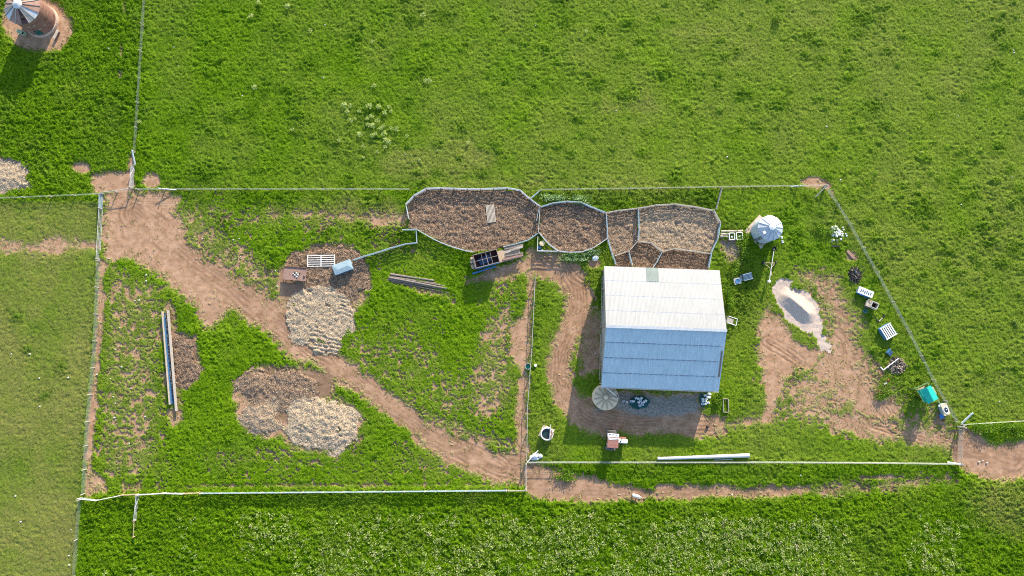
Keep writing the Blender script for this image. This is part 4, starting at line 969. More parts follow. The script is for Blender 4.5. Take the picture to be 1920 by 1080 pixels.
LB = ["topmost thick pole of the brown pole stack", "second pole from the top in the brown pole stack", "middle thin pole of the brown pole stack", "long grey pole crossing the brown pole stack", "lowest thick pole in the brown pole stack", "thin outermost pole below the brown pole stack"]
for k, (a, b_, r, z, mm) in enumerate([((732,514),(814,526),.17,.25,'oldplank'), ((730,518),(818,531),.13,.2,'darkwood'), ((740,520),(834,536),.15,.2,'oldplank'), ((729,520),(838,541),.14,.3,'oldplank'), ((728,523),(838,543),.14,.18,'darkwood'), ((724,525),(842,549),.11,.12,'darkwood')]):
    pa, pb = at(*a, z), at(*b_, z); tag(MB().tube((0, 0, 0), pb - pa, r, r * .8, 10).build('pole', M[mm], None, pa), LB[k], 'pole', 'stack of timber poles')

# ------------------------------------------------------------------ long trough on the left
p0 = at(313,583); e = at(329,772) - p0; rz = math.atan2(e.y, e.x); L = e.length
T = thing('feed_trough', "very long narrow feed trough with pale rims in the left paddock", 'trough', p0, rz)
MB().beam((0, .45, .55), (L - .1, .45, .6), .36, .12).build('side_rail', M['palewood'], T)
MB().beam((.05, -.45, .5), (L - 1.2, -.5, .5), .13, .5).build('side_rail', M['palewood'], T)
MB().box((L / 2 - .4, 0, .16), (L - 1.6, .66, .06)).build('floor', M['navy'], T)
MB().beam((.9, -.3, .3), (L - 1.3, -.36, .3), .06, .38).build('liner', M['bluepaint'], T)
MB().beam((.1, .3, .3), (L - .2, .3, .35), .06, .38).build('liner', M['blackpaint'], T)
mb = MB()
for k in range(150):
    q = (k + rnd.random()) / 150 * (L - 3) + .6; mb.rock((q, rnd.uniform(-.12, .24), .26 + rnd.random() * .06), (rnd.uniform(.15, .32), rnd.uniform(.12, .25), .14), k, 6)
mb.build('feed', M['chunk'], T)["kind"] = "stuff"
for k in range(6): MB().box((1 + (L - 2.5) * k / 5, 0, .08), (.14, .95, .16)).build('bearer', M['darkwood'], T)

# long pale pipe below the barn
pa, pb = at(1233,860,.55), at(1405,854,.6); e = pb - pa
T = thing('long_pipe', "long pale tapering pipe on low stands above the lower wire fence", 'pipe', Vector((pa.x, pa.y, 0)))
MB().tube((0, 0, .5), (e.x, e.y, .55), .22, .32, 14).build('pipe', M['whitetube'], T)
for f in (.02, .4, .66, .8): MB().box((e.x * f, e.y * f, .18), (.16, .5, .36)).build('stand', M['bluesteel'], T)
MB().tube((e.x * .62, e.y * .62 - .55, .3), (e.x * .82, e.y * .82 - .55, .3), .05, n=8).build('side_bar', M['galv'], T)

# concrete trough tank, sacks, tub
c = on(1025,812); T = thing('stock_tank', "round white concrete stock tank with dark water and a pipe across", 'tank', c, R(20))
MB().prism([(1.35, .1), (.0, 1.45), (-1.35, .1), (0, -1.3)], 0, .16).build('slab', M['pinkconcrete'], T)
MB().lathe([(.98, .16), (.98, 1.0), (.82, 1.0), (.82, .2)], n=32, close=False).build('ring', M['whitepaint'], T)
MB().lathe([(.8, .75), (.01, .76)], n=24, close=False).build('water', M['water'], T)
a_ = [(.88 * math.cos(R(q)), .88 * math.sin(R(q))) for q in range(-75, 46, 10)]
MB().prism(a_, 1.01, 1.06).build('cover', M['rustpale'], T)
MB().beam((.95 * math.cos(R(-85)), .95 * math.sin(R(-85)), 1.1), (1.0, 1.15, 1.12), .12, .08).build('pipe', M['whitetube'], T)
MB().lathe([(.12, 1.06), (.12, 1.15), (.02, 1.17)], (.45, -.25, 0), 10).build('float_valve', M['whitepaint'], T)
for k, (px, py, sx, sy, sz, rr, lb) in enumerate([(1003,854,1.2,1.1,.8,.3,"biggest white sack in the heap at the fence corner"), (1013,855,.7,.8,.5,.8,"small white sack on the heap's right side at the fence corner"), (996,858,.7,.8,.5,1.1,"slumped white sack nearest the fence corner post"), (1004,860,1.3,.5,.4,.1,"flat white sack at the front of the corner heap")]):
    q = on(px, py); o_ = MB().rock((0, 0, sz * .45), (sx, sy, sz), 40 + k, 12).build('sack', M['sack'], None, q, True); o_.rotation_euler.z = rr; tag(o_, lb, 'sack', 'white sacks at the fence corner')
pa, pb = at(989,866,.5), at(1009,845,.8); tag(MB().tube((0, 0, 0), pb - pa, .08, n=8).build('pole', M['whitepaint'], None, pa), "white pole leaning across the white sack heap", 'pole')
c = at(990,687); T = thing('water_tub', "round dark green water tub against the upright fence", 'tub', c)
MB().lathe([(.42, 0), (.47, .55), (.42, .55), (.38, .1)], n=24, close=False).build('tub', M['galv'], T); MB().lathe([(.41, .4), (.01, .41)], n=20, close=False).build('water', M['greenwater'], T)
c = at(1004,685); T = thing('bucket', "small white bucket on grass beside the green tub", 'bucket', c)
MB().lathe([(.17, 0), (.22, .4), (.2, .4), (.16, .05)], n=16).build('body', M['whitepaint'], T); MB().lathe([(.23, .4), (.23, .43), (.05, .45)], n=16).build('lid', M['whitepaint'], T)

# white drums on netting under the eave
def sheet_poly(cx, cy, rx, ry, seed):
    r = random.Random(seed); c = at(cx, cy); return c, [((rx * (1 + r.uniform(-.15, .15))) * math.cos(2 * math.pi * k / 18), ry * (1 + r.uniform(-.15, .15)) * math.sin(2 * math.pi * k / 18)) for k in range(18)]
for cx, cy, rx, ry, lb in ((1199,754,1.5,1.05,"dark teal net sheet under the white boxes nearest the tank"), (1321,749,.85,1.2,"dark teal net sheet under the white boxes nearest the shrub")):
    c, pl_ = sheet_poly(cx, cy, rx, ry, cx); c.z = .05
    tag(MB().prism(pl_, 0, .07).build('net_sheet', M['tarp'], None, c), lb, 'net sheet')
BX1 = [(1192,746,20),(1196,747,20),(1202,746,-30),(1200,750,50),(1197,754,0),(1207,753,-25),(1210,751,-25),(1199,760,5),(1204,758,-15),(1203,755,-30),(1183,752,5),(1187,752,5)]
BX2 = [(1321,741,10),(1327,738,15),(1330,739,15),(1325,744,5),(1317,748,0),(1323,748,10),(1322,752,0),(1317,752,30),(1316,757,20),(1321,757,0),(1327,755,15),(1329,745,10)]
def crate(px, py, rz, label, group, s=.36, z=.12):
    T = thing('white_box', label, 'box', at(px, py) + Vector((0, 0, z)), R(rz), group)
    MB().box((0, 0, .16), (s, s * .9, .32), 0, .03).build('body', M['whitepaint'], T)
    MB().lathe([(.09, .32), (.09, .36), (.03, .365)], n=10).build('cap', M['brightblue'] if (px + py) % 3 == 0 else M['whitepaint'], T)
for px, py, r_ in BX1: crate(px, py, r_, "small white plastic box scattered on the net near the tank", 'white boxes on the net near the tank')
for px, py, r_ in BX2: crate(px, py, r_, "small white plastic box on the net beside the shrub", 'white boxes on the net beside the shrub')
crate(1169,751,20, "white box alone on bare ground just right of the tank", None, .3, .03); crate(1175,753,-20, "cream box between the tank and the white box cluster", None, .28, .03)

c, rz, lx, ly = quad_frame([(1356,748),(1366,748),(1366,773),(1357,773)], .55)
T = thing('small_trough', "narrow dark timber trough standing on end beside the shrub", 'trough', c, rz)
for s in (-1, 1): MB().box((s * lx / 2, 0, .3), (.07, ly, .6)).build('side', M['wood'], T); MB().box((0, s * ly / 2, .3), (lx - .08, .07, .56)).build('end', M['wood'], T)
MB().box((0, 0, .1), (lx - .1, ly - .1, .06)).build('floor', M['darkwood'], T)
c = on(1326,800); T = thing('feed_bag', "small black lump lying on the wheel track", 'bag', c); MB().rock((0, 0, .2), (.55, .45, .4), 3, 10).build('bag', M['blackpaint'], T, smooth=True)
o_ = MB().rock((0, 0, .2), (1.15, .95, .42), 77, 9).build('sack', M['sack'], None, on(1116,484), True); tag(o_, "crumpled white sack on grass below the oval pen", 'sack')
# triangle corner
c = at(1016,458); T = thing('lidded_tank', "small round tank with pale lid in the fenced triangle", 'tank', c); MB().lathe([(.36, 0), (.36, .85)], n=18).build('body', M['bluesteel'], T); MB().lathe([(.42, .851), (.42, .9), (.1, .95)], n=18).build('lid', M['cream'], T)
c = at(1011,465); T = thing('drum', "blue drum squeezed into the fenced triangle", 'drum', c); MB().lathe([(.25, 0), (.27, .3), (.25, .6), (.22, .62)], n=14).build('body', M['brightblue'], T); MB().lathe([(.24, .621), (.05, .65)], n=14).build('lid', M['bluepaint'], T)
o_ = MB().rock((0, 0, .2), (.5, .45, .4), 78, 9).build('sack', M['whitepaint'], None, on(1016,470), True); tag(o_, "tiny white sack in the bottom of the fenced triangle", 'sack')

# pallet in the largest pen
c, rz, lx, ly = quad_frame([(910,385),(927,383),(930,416),(914,418)], .3)
T = thing('slatted_pallet', "weathered pale slatted pallet lying in the largest pen", 'pallet', c + Vector((0, 0, .22)), rz)
for k in range(7): MB().box((-lx / 2 + lx * (k + .5) / 7, 0, .08), (lx / 10, ly, .04)).build('slat', M['palewood'], T)
for k in (-1, 0, 1): MB().box((0, k * ly / 2.15, 0), (lx, .14, .11)).build('bearer', M['palewood'], T)

# ------------------------------------------------------------------ things right of the pens
for k, (a, b_, r, lb) in enumerate([((1352,434),(1392,433),.19,"longest pale log, top of three beside the galvanised silo"), ((1351,439),(1369,439),.19,"middle pale log of three beside the right pen"), ((1350,443),(1368,444),.18,"bottom pale log of three beside the right pen")]):
    pa, pb = at(*a, .25), at(*b_, .25); tag(MB().tube((0, 0, 0), pb - pa, r, r * .95, 12).build('log', M['palewood'], None, pa), lb, 'log', 'pale logs beside the right pen')
for k, (cs, lb) in enumerate([([(1368,437),(1379,437),(1376,449),(1367,449)], "left white square frame leaning on the logs"), ([(1380,436),(1392,436),(1392,449),(1382,449)], "right white square frame nearest the galvanised silo")]):
    c, rz, lx, ly = quad_frame(cs, .5); T = thing('box_frame', lb, 'frame', c, rz, 'white frames by the logs')
    for s in (-1, 1): MB().box((s * lx / 2, 0, .3), (.12, ly, .5)).build('side', M['whitepaint'], T); MB().box((0, s * ly / 2, .3), (lx - .13, .12, .5)).build('side', M['whitepaint'], T)
    MB().box((0, 0, .12), (lx - .14, ly - .14, .1)).build('floor', M['navy'], T); MB().rock((.05, -.1, .3), (lx * .5, ly * .5, .3), k, 8).build('filling', M['sack'], T)
c, rz, lx, ly = quad_frame([(1374,523),(1387,520),(1390,531),(1377,535)], .35)
T = thing('square_pad', "square pale pad with a blue ring beside the blue slatted crate", 'trough', c, rz)
MB().box((0, 0, .3), (lx, ly, .6), 0, .03).build('block', M['concrete'], T); MB().lathe([(.38, .601), (.38, .68), (.28, .68), (.26, .62), (.01, .62)], n=18, close=False).build('basin', M['bluepaint'], T)
c, rz, lx, ly = quad_frame([(1393,514),(1409,510),(1412,523),(1396,527)], .95)
T = thing('slatted_crate', "tall blue and white slatted crate between barn and auger", 'crate', c, rz)
for s in (-1, 1): MB().box((s * (lx / 2 - .04), 0, .45), (.06, ly, .9)).build('side', M['bluesteel'], T); MB().box((0, s * (ly / 2 - .04), .45), (lx - .15, .05, .88)).build('side', M['bluesteel'], T)
for k in range(6): MB().box((0, -ly / 2 + ly * (k + .5) / 6, .93), (lx, ly / 9, .05)).build('slat', M['whitepaint'] if k in (0, 5) else M['bluesteel'], T)
MB().box((-lx / 2 - .22, 0, .3), (.3, ly * .8, .5), 0, .03).build('step', M['bluesteel'], T)
# auger
pa, pb = at(1451.5,466,.35), at(1442.5,526,1.3); o = Vector((pa.x, pa.y, 0)); e = pb - o; e0 = pa - o
T = thing('grain_auger', "long thin grain auger on two wheels below the galvanised silo", 'auger', o)
MB().tube(e0, e, .065, n=10).build('tube', M['galv'], T); MB().lathe([(.3, 0), (.34, .45), (.28, .45), (.2, .1)], (e0.x, e0.y, .1), 10, close=False).build('hopper', M['blackpaint'], T)
MB().tube(e + Vector((0, -.1, .15)), e + Vector((0, -.1, -.6)), .22, .18, 12).build('spout', M['whitepaint'], T)
wl, wr = at(1429,493) - o, at(1452.5,493.5) - o
mb = MB(); mb.beam((wl.x, wl.y, .35), (wr.x, wr.y, .35), .1, .1); mb.beam((wl.x, wl.y, .38), (at(1442,504) - o) + Vector((0, 0, .6)), .08, .08); mb.beam((wr.x, wr.y, .38), (at(1442,504) - o) + Vector((0, 0, .6)), .08, .08); mb.beam((at(1442,504) - o) + Vector((0, 0, .6)), (at(1443,518) - o) + Vector((0, 0, .9)), .09, .09)
mb.build('frame', M['tanwood'], T)
for q in (wl, wr):
    t_ = MB().lathe([(.2, -.09), (.33, -.09), (.36, 0), (.33, .09), (.2, .09)], n=16).build('wheel', M['blackpaint'], T); t_.rotation_euler = (R(90), 0, R(62)); t_.location = (q.x, q.y, .35)
pts = [at(*p, .08) for p in [(1404,472),(1411,474),(1418,477),(1424,482),(1428,490)]]; o = pts[0]
tag(MB().path([p - o for p in pts], .09, 7).build('hose', M['bluesteel'], None, o), "pale bent hose trailing from the slab to the auger wheel", 'hose')
for k, (px, py, lb) in enumerate([(1464,446,"white jerrycan against the galvanised silo, upper of two"), (1465.5,454,"white jerrycan against the galvanised silo, lower of two")]):
    T = thing('jerrycan', lb, 'jerrycan', at(px, py), .1); MB().box((0, 0, .22), (.32, .45, .44), 0, .06).build('body', M['whitepaint'], T); MB().lathe([(.07, .44), (.07, .5)], (0, .1, 0), 8).build('cap', M['whitetube'], T)
pa, pb = at(1376,422,.12), at(1401,429,.15); tag(MB().beam((0, 0, 0), pb - pa, .2, .08).build('plank', M['rustpale'], None, pa), "reddish plank pointing at the galvanised silo's slab", 'plank')
pa, pb = at(1379,428,.1), at(1388,425,.12); tag(MB().tube((0, 0, 0), pb - pa, .06, n=7).build('pipe', M['whitepaint'], None, pa), "short white pipe beside the reddish plank", 'pipe')

# heap of white stones with stakes
WS = [(1559,427,.5),(1565,426,.55),(1562,431,.6),(1568,430,.55),(1570,433,.5),(1558,433,.4),(1573,433,.45),(1563,437,.6),(1567,436,.5),(1572,437,.6),(1577,435,.35),(1559,440,.45),(1561,442,.4),(1566,441,.55),(1572,441,.5),(1578,439,.45),(1567,444,.5),(1577,443,.45),(1585,439,.4),(1586,443,.35),(1579,427,.35),(1581,431,.3),(1575,449,.45),(1562,451,.4)]
for k, (px, py, s) in enumerate(WS):
    q = on(px, py); tag(MB().rock((0, 0, s * .3), (s, s * .9, s * .75), 300 + k, 8).build('white_stone', M['whitepaint'], None, q, False), "round white stone in the loose heap near the slanting fence", 'stone', 'heap of white stones')
for k, (px, lb) in enumerate([(1560,"left of two pale stakes below the white stone heap"), (1569.5,"right of two pale stakes below the white stone heap")]):
    pa, pb = at(px, 449, .5), at(px - .5, 459, .1); tag(MB().beam((0, 0, 0), pb - pa, .12, .1).build('stake', M['palewood'], None, pa), lb, 'stake', 'pale stakes')
pa, pb = at(1559,461.5,.25), at(1574,461.5,.25); tag(MB().beam((0, 0, 0), pb - pa, .26, .3).build('black_bar', M['blackpaint'], None, pa), "short black bar lying under the two pale stakes", 'bar')
c, rz, lx, ly = quad_frame([(1585,473),(1589,470),(1605,482),(1601,486)], .1); T = thing('slab', "rough pinkish slab lying in grass near the slanting fence", 'slab', c, rz); MB().box((0, 0, .1), (lx, ly, .2), 0, .04).build('block', M['rustpale'], T)

def stick_heap(cx, cy, rx, ry, ht, n, mats, label, name, cat, seed):
    r = random.Random(seed); c = at(cx, cy); T = thing(name, label, cat, c)
    for m_i, mm in enumerate(mats):
        mb = MB()
        for k in range(n):
            a = r.uniform(0, 6.28); q = math.sqrt(r.random()); z = ht * (1 - q * q * .8) * r.uniform(.3, 1)
            x, y = rx * q * math.cos(a), ry * q * math.sin(a); d = r.uniform(0, 6.28); l = r.uniform(.15, .45)
            mb.beam((x, y, z), (x + l * math.cos(d), y + l * math.sin(d), z + r.uniform(-.12, .2)), r.uniform(.07, .18), r.uniform(.06, .14))
        mb.build(['sticks', 'logs', 'scraps'][m_i], M[mm], T)
    return T
stick_heap(1602,516,.95,1.25,.5, 150, ('char', 'char', 'darkwood'), "black burnt wood heap below the pinkish slab", 'burnt_heap', 'wood heap', 5)
stick_heap(1680,686,1.45,1.25,.55, 190, ('darkwood', 'char', 'tanwood'), "brown firewood heap with a white pipe across it", 'firewood_heap', 'wood heap', 6)
c = at(1612,506); T = thing('chair_frame', "black metal chair frame lying beside the burnt heap", 'chair', c + Vector((0, 0, .3)), R(-25))
MB().path([(-.45, -.35, 0), (.45, -.35, 0), (.45, .4, .1), (-.45, .4, .1), (-.45, -.35, 0)], .05).build('seat_frame', M['blackpaint'], T)
MB().path([(-.45, -.35, 0), (-.9, -.6, .3), (-.6, -.95, .3), (0, -.45, 0)], .05).build('back_frame', M['navy'], T)
for q in ((-.45, -.35), (.45, .4)): MB().tube((q[0], q[1], .05), (q[0] + .05, q[1], -.3), .04, n=6).build('leg', M['blackpaint'], T)
pts = [at(1685,672,.75), at(1656,694,.55), at(1651,688,.3)]; o = pts[0]
tag(MB().path([p - o for p in pts], .075, 8).build('bent_pipe', M['whitepaint'], None, o), "white bent pipe lying across the brown firewood heap", 'pipe')

c, rz, lx, ly = quad_frame([(1612,537),(1640,548),(1634,559),(1607,548)], .85)
T = thing('slotted_crate', "white and blue slotted crate beside the black mouthed cart", 'crate', c, rz)
MB().box((0, 0, .42), (lx - .06, ly - .06, .8), 0, .05).build('body', M['bluesteel'], T)
MB().box((0, 0, .86), (lx, ly, .08), 0, .03).build('lid', M['whitepaint'], T)
mb = MB()
for k in range(6): mb.box((-lx * .32 + lx * .13 * k, -.05 + .08 * (k % 2), .905), (lx * .07, ly * .42, .02))
mb.build('slot', M['navy'], T); MB().box((0, -ly / 2, .35), (lx * .85, .06, .5)).build('front_board', M['brightblue'], T)
c, rz, lx, ly = quad_frame([(1629,562),(1645,570),(1637,579),(1621,572)], 1.2)
T = thing('cart', "open cart with a black mouth and pale rim near the slotted crate", 'cart', at(1630,572), rz)
for s in (-1, 1): MB().box((s * .5 + .25, 0, .85), (.08, .95, .8)).build('side', M['concrete'], T); MB().box((.25, s * .45, .85), (.9, .08, .78)).build('side', M['concrete'], T)
MB().box((.25, 0, .5), (.9, .8, .06)).build('floor', M['inside'], T)
MB().box((-.5, -.05, .55), (.75, .95, .4), .1, .04).build('front_box', M['palewood'], T); MB().beam((-.9, -.5, .8), (.7, -.52, 1.22), .08, .08).build('handle', M['tanwood'], T); MB().beam((-.9, .5, .8), (.7, .52, 1.22), .08, .08).build('handle', M['tanwood'], T)
for s in (-1, 1):
    t_ = MB().lathe([(.15, -.07), (.3, -.07), (.3, .07), (.15, .07)], n=14).build('wheel', M['rubber'], T); t_.rotation_euler = (R(90), 0, 0); t_.location = (-.4, .62 * s, .3)
c = at(1620,583.5); T = thing('bucket', "round blue bucket just below the black mouthed cart", 'bucket', c); MB().lathe([(.24, 0), (.3, .45), (.27, .45), (.22, .06)], n=16, close=False).build('body', M['bluepaint'], T); MB().lathe([(.26, .36), (.01, .37)], n=14, close=False).build('water', M['greenwater'], T)
pts = [at(*p, .22) for p in [(1640,593),(1643,600),(1648,603),(1655,596),(1659,590)]]; o = Vector((pts[0].x, pts[0].y, 0))
T = thing('bent_bar', "black bent metal bar lying between cart and striped crate", 'bar', o)
MB().path([p - o for p in pts[:3]], .13, 8).build('arm', M['blackpaint'], T); MB().path([p - o for p in pts[2:4]], .09, 8).build('link', M['wood'], T); MB().path([p - o for p in pts[3:]], .12, 8).build('arm', M['blackpaint'], T)
c, rz, lx, ly = quad_frame([(1649,616),(1669,606),(1683,625),(1664,638)], 1.0)
T = thing('striped_crate', "white slatted crate with blue sides, largest along the slanting fence", 'crate', c, rz)
for s in (-1, 1): MB().box((s * (lx / 2 - .06), 0, .48), (.07, ly - .1, .9)).build('side', M['bluepaint'], T); MB().box((0, s * (ly / 2 - .06), .48), (lx - .2, .07, .88)).build('side', M['bluepaint'], T)
for k in range(6): MB().box((-lx / 2 + lx * (k + .5) / 6, 0, .97), (lx / 11, ly - .24, .05)).build('slat', M['whitepaint'], T)
for s in (-1, 1): MB().box((0, s * (ly / 2 - .05), .97), (lx + .05, .12, .06)).build('rim', M['whitepaint'], T)
MB().box((0, 0, .06), (lx - .2, ly - .2, .06)).build('floor', M['navy'], T)
c = at(1663,661); T = thing('plastic_chair', "dark blue chair facing away above the firewood heap", 'chair', c, R(-38))
MB().box((.15, .1, .45), (.85, .8, .07), 0, .02).build('seat', M['navy'], T); MB().box((-.3, .1, .75), (.1, .8, .6), 0, .03).build('backrest', M['bluepaint'], T)
for q in ((-.2, -.25), (.5, -.25), (-.2, .45), (.5, .45)): MB().beam((q[0], q[1], 0), (q[0], q[1], .42), .07, .07).build('leg', M['navy'], T)
o_ = MB().rock((0, 0, .15), (.38, .3, .3), 9, 8).build('red_cap', M['red'], None, on(1664,713)); tag(o_, "small red scrap in grass below the firewood heap", 'scrap')
o_ = MB().beam((0, 0, .1), (-.5, -.3, .1), .22, .12).build('grey_board', M['concrete'], None, on(1662,717)); tag(o_, "small grey board beside the red scrap", 'board')

# turquoise cubby tower
RZ = 2.75
q = [at(1725.5,730.5,2.45), at(1737.7,726.5,3.0), at(1745.3,722.4,2.55), at(1759.6,746.9,2.55), at(1750.4,752.5,3.0), at(1740.8,757.6,2.45)]
c = (q[0] + q[2] + q[3] + q[5]) / 4; c.z = 0; d_ = (q[4] - q[1]); rz = math.atan2(d_.y, d_.x) + R(90)
T = thing('play_tower', "turquoise roofed play tower with a shaded deck by the fence", 'play tower', c, 0)
l = [p - c for p in q]; dn = Vector((0, 0, .05))
for a, b_, e_, f_ in ((l[0], l[1], l[4], l[5]), (l[1], l[2], l[3], l[4])):
    pts = [a, b_, e_, f_]; MB().add(pts + [p - dn for p in pts], [(3, 2, 1, 0), (4, 5, 6, 7), (0, 1, 5, 4), (1, 2, 6, 5), (2, 3, 7, 6), (3, 0, 4, 7)]).build('roof', M['teal'], T)
MB().beam(l[1] + dn, l[4] + dn, .12, .05).build('ridge_cap', M['teal'], T)
ins = lambda p, k: Vector((p.x * k, p.y * k, 0))
cs = [ins(p, .86) for p in (l[0], l[2], l[3], l[5])]
for p in cs: MB().beam((p.x, p.y, 0), (p.x, p.y, 2.45), .11, .11).build('post', M['green'], T)
dk = MB().add([(p.x * 1.05, p.y * 1.05, z) for z in (1.2, 1.3) for p in cs], [(0, 1, 2, 3), (7, 6, 5, 4), (0, 4, 5, 1), (1, 5, 6, 2), (2, 6, 7, 3), (3, 7, 4, 0)]).build('deck', M['tanwood'], T)
for a, b_, mm in ((cs[0], cs[3], 'teal'), (cs[2], cs[1], 'green'), (cs[3], cs[2], 'teal')): MB().beam((a.x, a.y, 1.7), (b_.x, b_.y, 1.7), .06, .7).build('side_panel', M[mm], T)
g0, g1 = at(1715,729,1.9) - c, at(1741,717,1.9) - c
for a, b_ in ((g0, g1), (g0, cs[0] + Vector((0, 0, 1.9))), (g1, cs[1] + Vector((0, 0, 1.9)))): MB().beam((a.x, a.y, 1.9), (b_.x, b_.y, 1.9), .14, .14).build('beam', M['green'], T)
for a in (g0, g1): MB().beam((a.x, a.y, 0), (a.x, a.y, 1.9), .13, .13).build('post', M['green'], T)
p1, p2 = at(1757.5,748,1.8) - c, at(1762,757,.1) - c; MB().tube(p1, p2, .08, n=8).build('pole', M['palegreen'], T)
p1 = at(1752,733,1.5) - c; MB().box((p1.x, p1.y, 1.4), (.3, 1.2, .25), R(25), .03).build('ladder_rail', M['palegreen'], T)
c, rz, lx, ly = quad_frame([(1763,758),(1775,756),(1782,776),(1771,781)], 1.0)
T = thing('washing_machine', "old white machine with an oval dark opening below the play tower", 'machine', c, rz)
MB().box((0, 0, .48), (lx - .03, ly - .03, .96), 0, .12).build('body', M['bluesteel'], T)
MB().box((0, 0, .99), (lx, ly, .08), 0, .14).build('top', M['cream'], T)
ov = MB(); ov.lathe([(.48, 0), (.48, .06), (.36, .07), (.34, .02)], (0, 0, 1.03), 20, close=False); o_ = ov.build('ring', M['whitepaint'], T); o_.scale = (.85, 1.25, 1); o_.location = (.03, -.1, 0)
o_ = MB().lathe([(.35, 1.045), (.01, 1.046)], n=18, close=False).build('opening', M['water'], T); o_.scale = (.85, 1.25, 1); o_.location = (.03, -.1, 0)
MB().rock((.1, -.05, 1.08), (.22, .22, .16), 4, 8).build('ball', M['sack'], T)
MB().beam((-lx / 2 - .3, ly / 2 - .1, .9), (-lx / 2, ly / 2 - .2, .9), .2, .12).build('spout', M['whitepaint'], T)
c = at(1763,780); T = thing('stool', "bright blue plastic stool beside the old white machine", 'stool', c, R(15))
MB().box((0, 0, .43), (.66, .6, .08), 0, .03).build('seat', M['brightblue'], T)
for sx in (-1, 1):
    for sy in (-1, 1): MB().beam((sx * .26, sy * .23, 0), (sx * .26, sy * .23, .39), .07, .07).build('leg', M['brightblue'], T)

# beside the rusty silo
c, rz, lx, ly = quad_frame([(33,54),(47,60),(44,67),(31,60)], .6); T = thing('green_crate', "pale green crate on bare earth left of the rusty silo", 'crate', c, rz)
for s in (-1, 1): MB().box((s * (lx / 2 - .04), 0, .35), (.08, ly, .7)).build('side', M['palegreen'], T); MB().box((0, s * (ly / 2 - .04), .35), (lx - .17, .08, .68)).build('side', M['palegreen'], T)
MB().box((-.15, 0, .62), (lx * .65, ly - .17, .08)).build('lid', M['palegreen'], T); MB().box((0, 0, .08), (lx - .2, ly - .2, .06)).build('floor', M['inside'], T)
c, rz, lx, ly = quad_frame([(106,55),(110,57),(103,73),(98,71)], .5); T = thing('bench', "pale timber bench on bare earth right of the rusty silo", 'bench', c, rz)
MB().box((0, 0, .46), (lx, ly, .08), 0, .02).build('seat', M['palewood'], T)
for s in (-1, 1): MB().box((0, s * ly * .38, .21), (lx * .8, .12, .42)).build('leg', M['darkwood'], T)

# ------------------------------------------------------------------ sheep on the track
def skin(name, pts, edges, m, T, sub=2):
    me = bpy.data.meshes.new(name); me.from_pydata([p[:3] for p in pts], edges, []); me.materials.append(m)
    o = bpy.data.objects.new(name, me); COL.objects.link(o); o.parent = T
    sk = o.modifiers.new("skin", 'SKIN'); sk.use_smooth_shade = True
    for v, p in zip(me.skin_vertices[0].data, pts): v.radius = (p[3], p[3])
    me.skin_vertices[0].data[0].use_root = True
    sb = o.modifiers.new("sub", 'SUBSURF'); sb.levels = sb.render_levels = sub
    return o
p = at(1191,928); T = thing('sheep', "white woolly sheep standing on the red dirt track", 'sheep', p, R(-14))
skin('body', [(-.15, 0, .62, .27), (-.42, 0, .62, .25), (-.58, 0, .66, .10), (.15, 0, .63, .26), (.40, 0, .66, .22), (.58, 0, .78, .12), (.70, -.02, .86, .10),
              (-.36, .15, .40, .10), (-.40, .15, .22, .055), (-.36, .15, .02, .045), (-.36, -.15, .40, .10), (-.40, -.15, .22, .055), (-.36, -.15, .02, .045),
              (.30, .14, .38, .09), (.30, .14, .20, .05), (.31, .14, .02, .045), (.30, -.14, .38, .09), (.32, -.14, .20, .05), (.31, -.14, .02, .045)],
     [(0, 1), (1, 2), (0, 3), (3, 4), (4, 5), (5, 6), (1, 7), (7, 8), (8, 9), (1, 10), (10, 11), (11, 12), (4, 13), (13, 14), (14, 15), (4, 16), (16, 17), (17, 18)], M['wool'], T)
hd = skin('head', [(.68, -.02, .86, .10), (.80, -.05, .82, .085), (.92, -.08, .76, .06)], [(0, 1), (1, 2)], M['face'], T)
for s in (-1, 1): MB().rock((.70, -.02 + .14 * s, .90), (.08, .16, .05), 2 + s, 8).build('ear', M['face'], hd)

# ------------------------------------------------------------------ scattered stones
ST_ = [(247,27),(327,89),(335,125),(205,92),(147,157),(185,182),(441,73),(610,48),(607,146),(614,172),(478,185),(1004,49),(1155,208),(1363,295),(1364,245),(1700,49),(1746,59),(1812,41),(1911,38),(1899,95),(1900,100),(1908,118),(1848,207),(1796,218),(1754,215),(1549,238),(1726,286),(1896,333),(1575,338),(1801,384),(1912,723),(1872,753),(57,664),(22,664),(75,709),(129,708),(76,762),(225,615),(217,656),(182,702),(229,688),(208,710),(246,728),(213,744),(217,756),(215,783),(273,781),(307,681),(260,802),(243,831),(205,485),(275,516),(275,527),(438,450),(449,448),(451,481),(441,486),(380,448),(262,563),(254,564),(30,930),(40,978),(134,993),(130,1042),(147,1040),(131,1059),(150,832),(1083,968),(1109,1027),(1115,1026),(1122,1026),(1150,1026),(1166,1071),(1310,975),(1372,928),(1550,930),(1500,891),(1199,934),(1528,966),(1805,1041),(1835,866),(1842,864),(1850,868),(640,508),(667,505),(618,470),(520,537),(517,508),(1075,615),(1116,663),(820,282),(790,30),(1460,45),(760,290),(455,180)]
lbs = {}
for k, (px, py) in enumerate(ST_):
    s = rnd.uniform(.15, .31); q = on(px, py, .03)
    o_ = MB().rock((0, 0, s * .25), (s * 1.2, s, s * .6), 500 + k, 7).build('stone', M['stone'], None, q)
    fld = "on the mown grass of the left field" if (px < 160 and py > 400) else "on the red earth by the right entrance" if px > 1800 and py > 850 else "in the grass of the paddock" if (px < 990 and 360 < py < 915) else "in the southern field's weeds" if py > 915 else "in the yard around the barn" if 990 < px < 1780 and py > 360 else "in the big northern pasture"
    tag(o_, "small pale stone lying " + fld, 'stone', 'pale stones lying ' + fld)

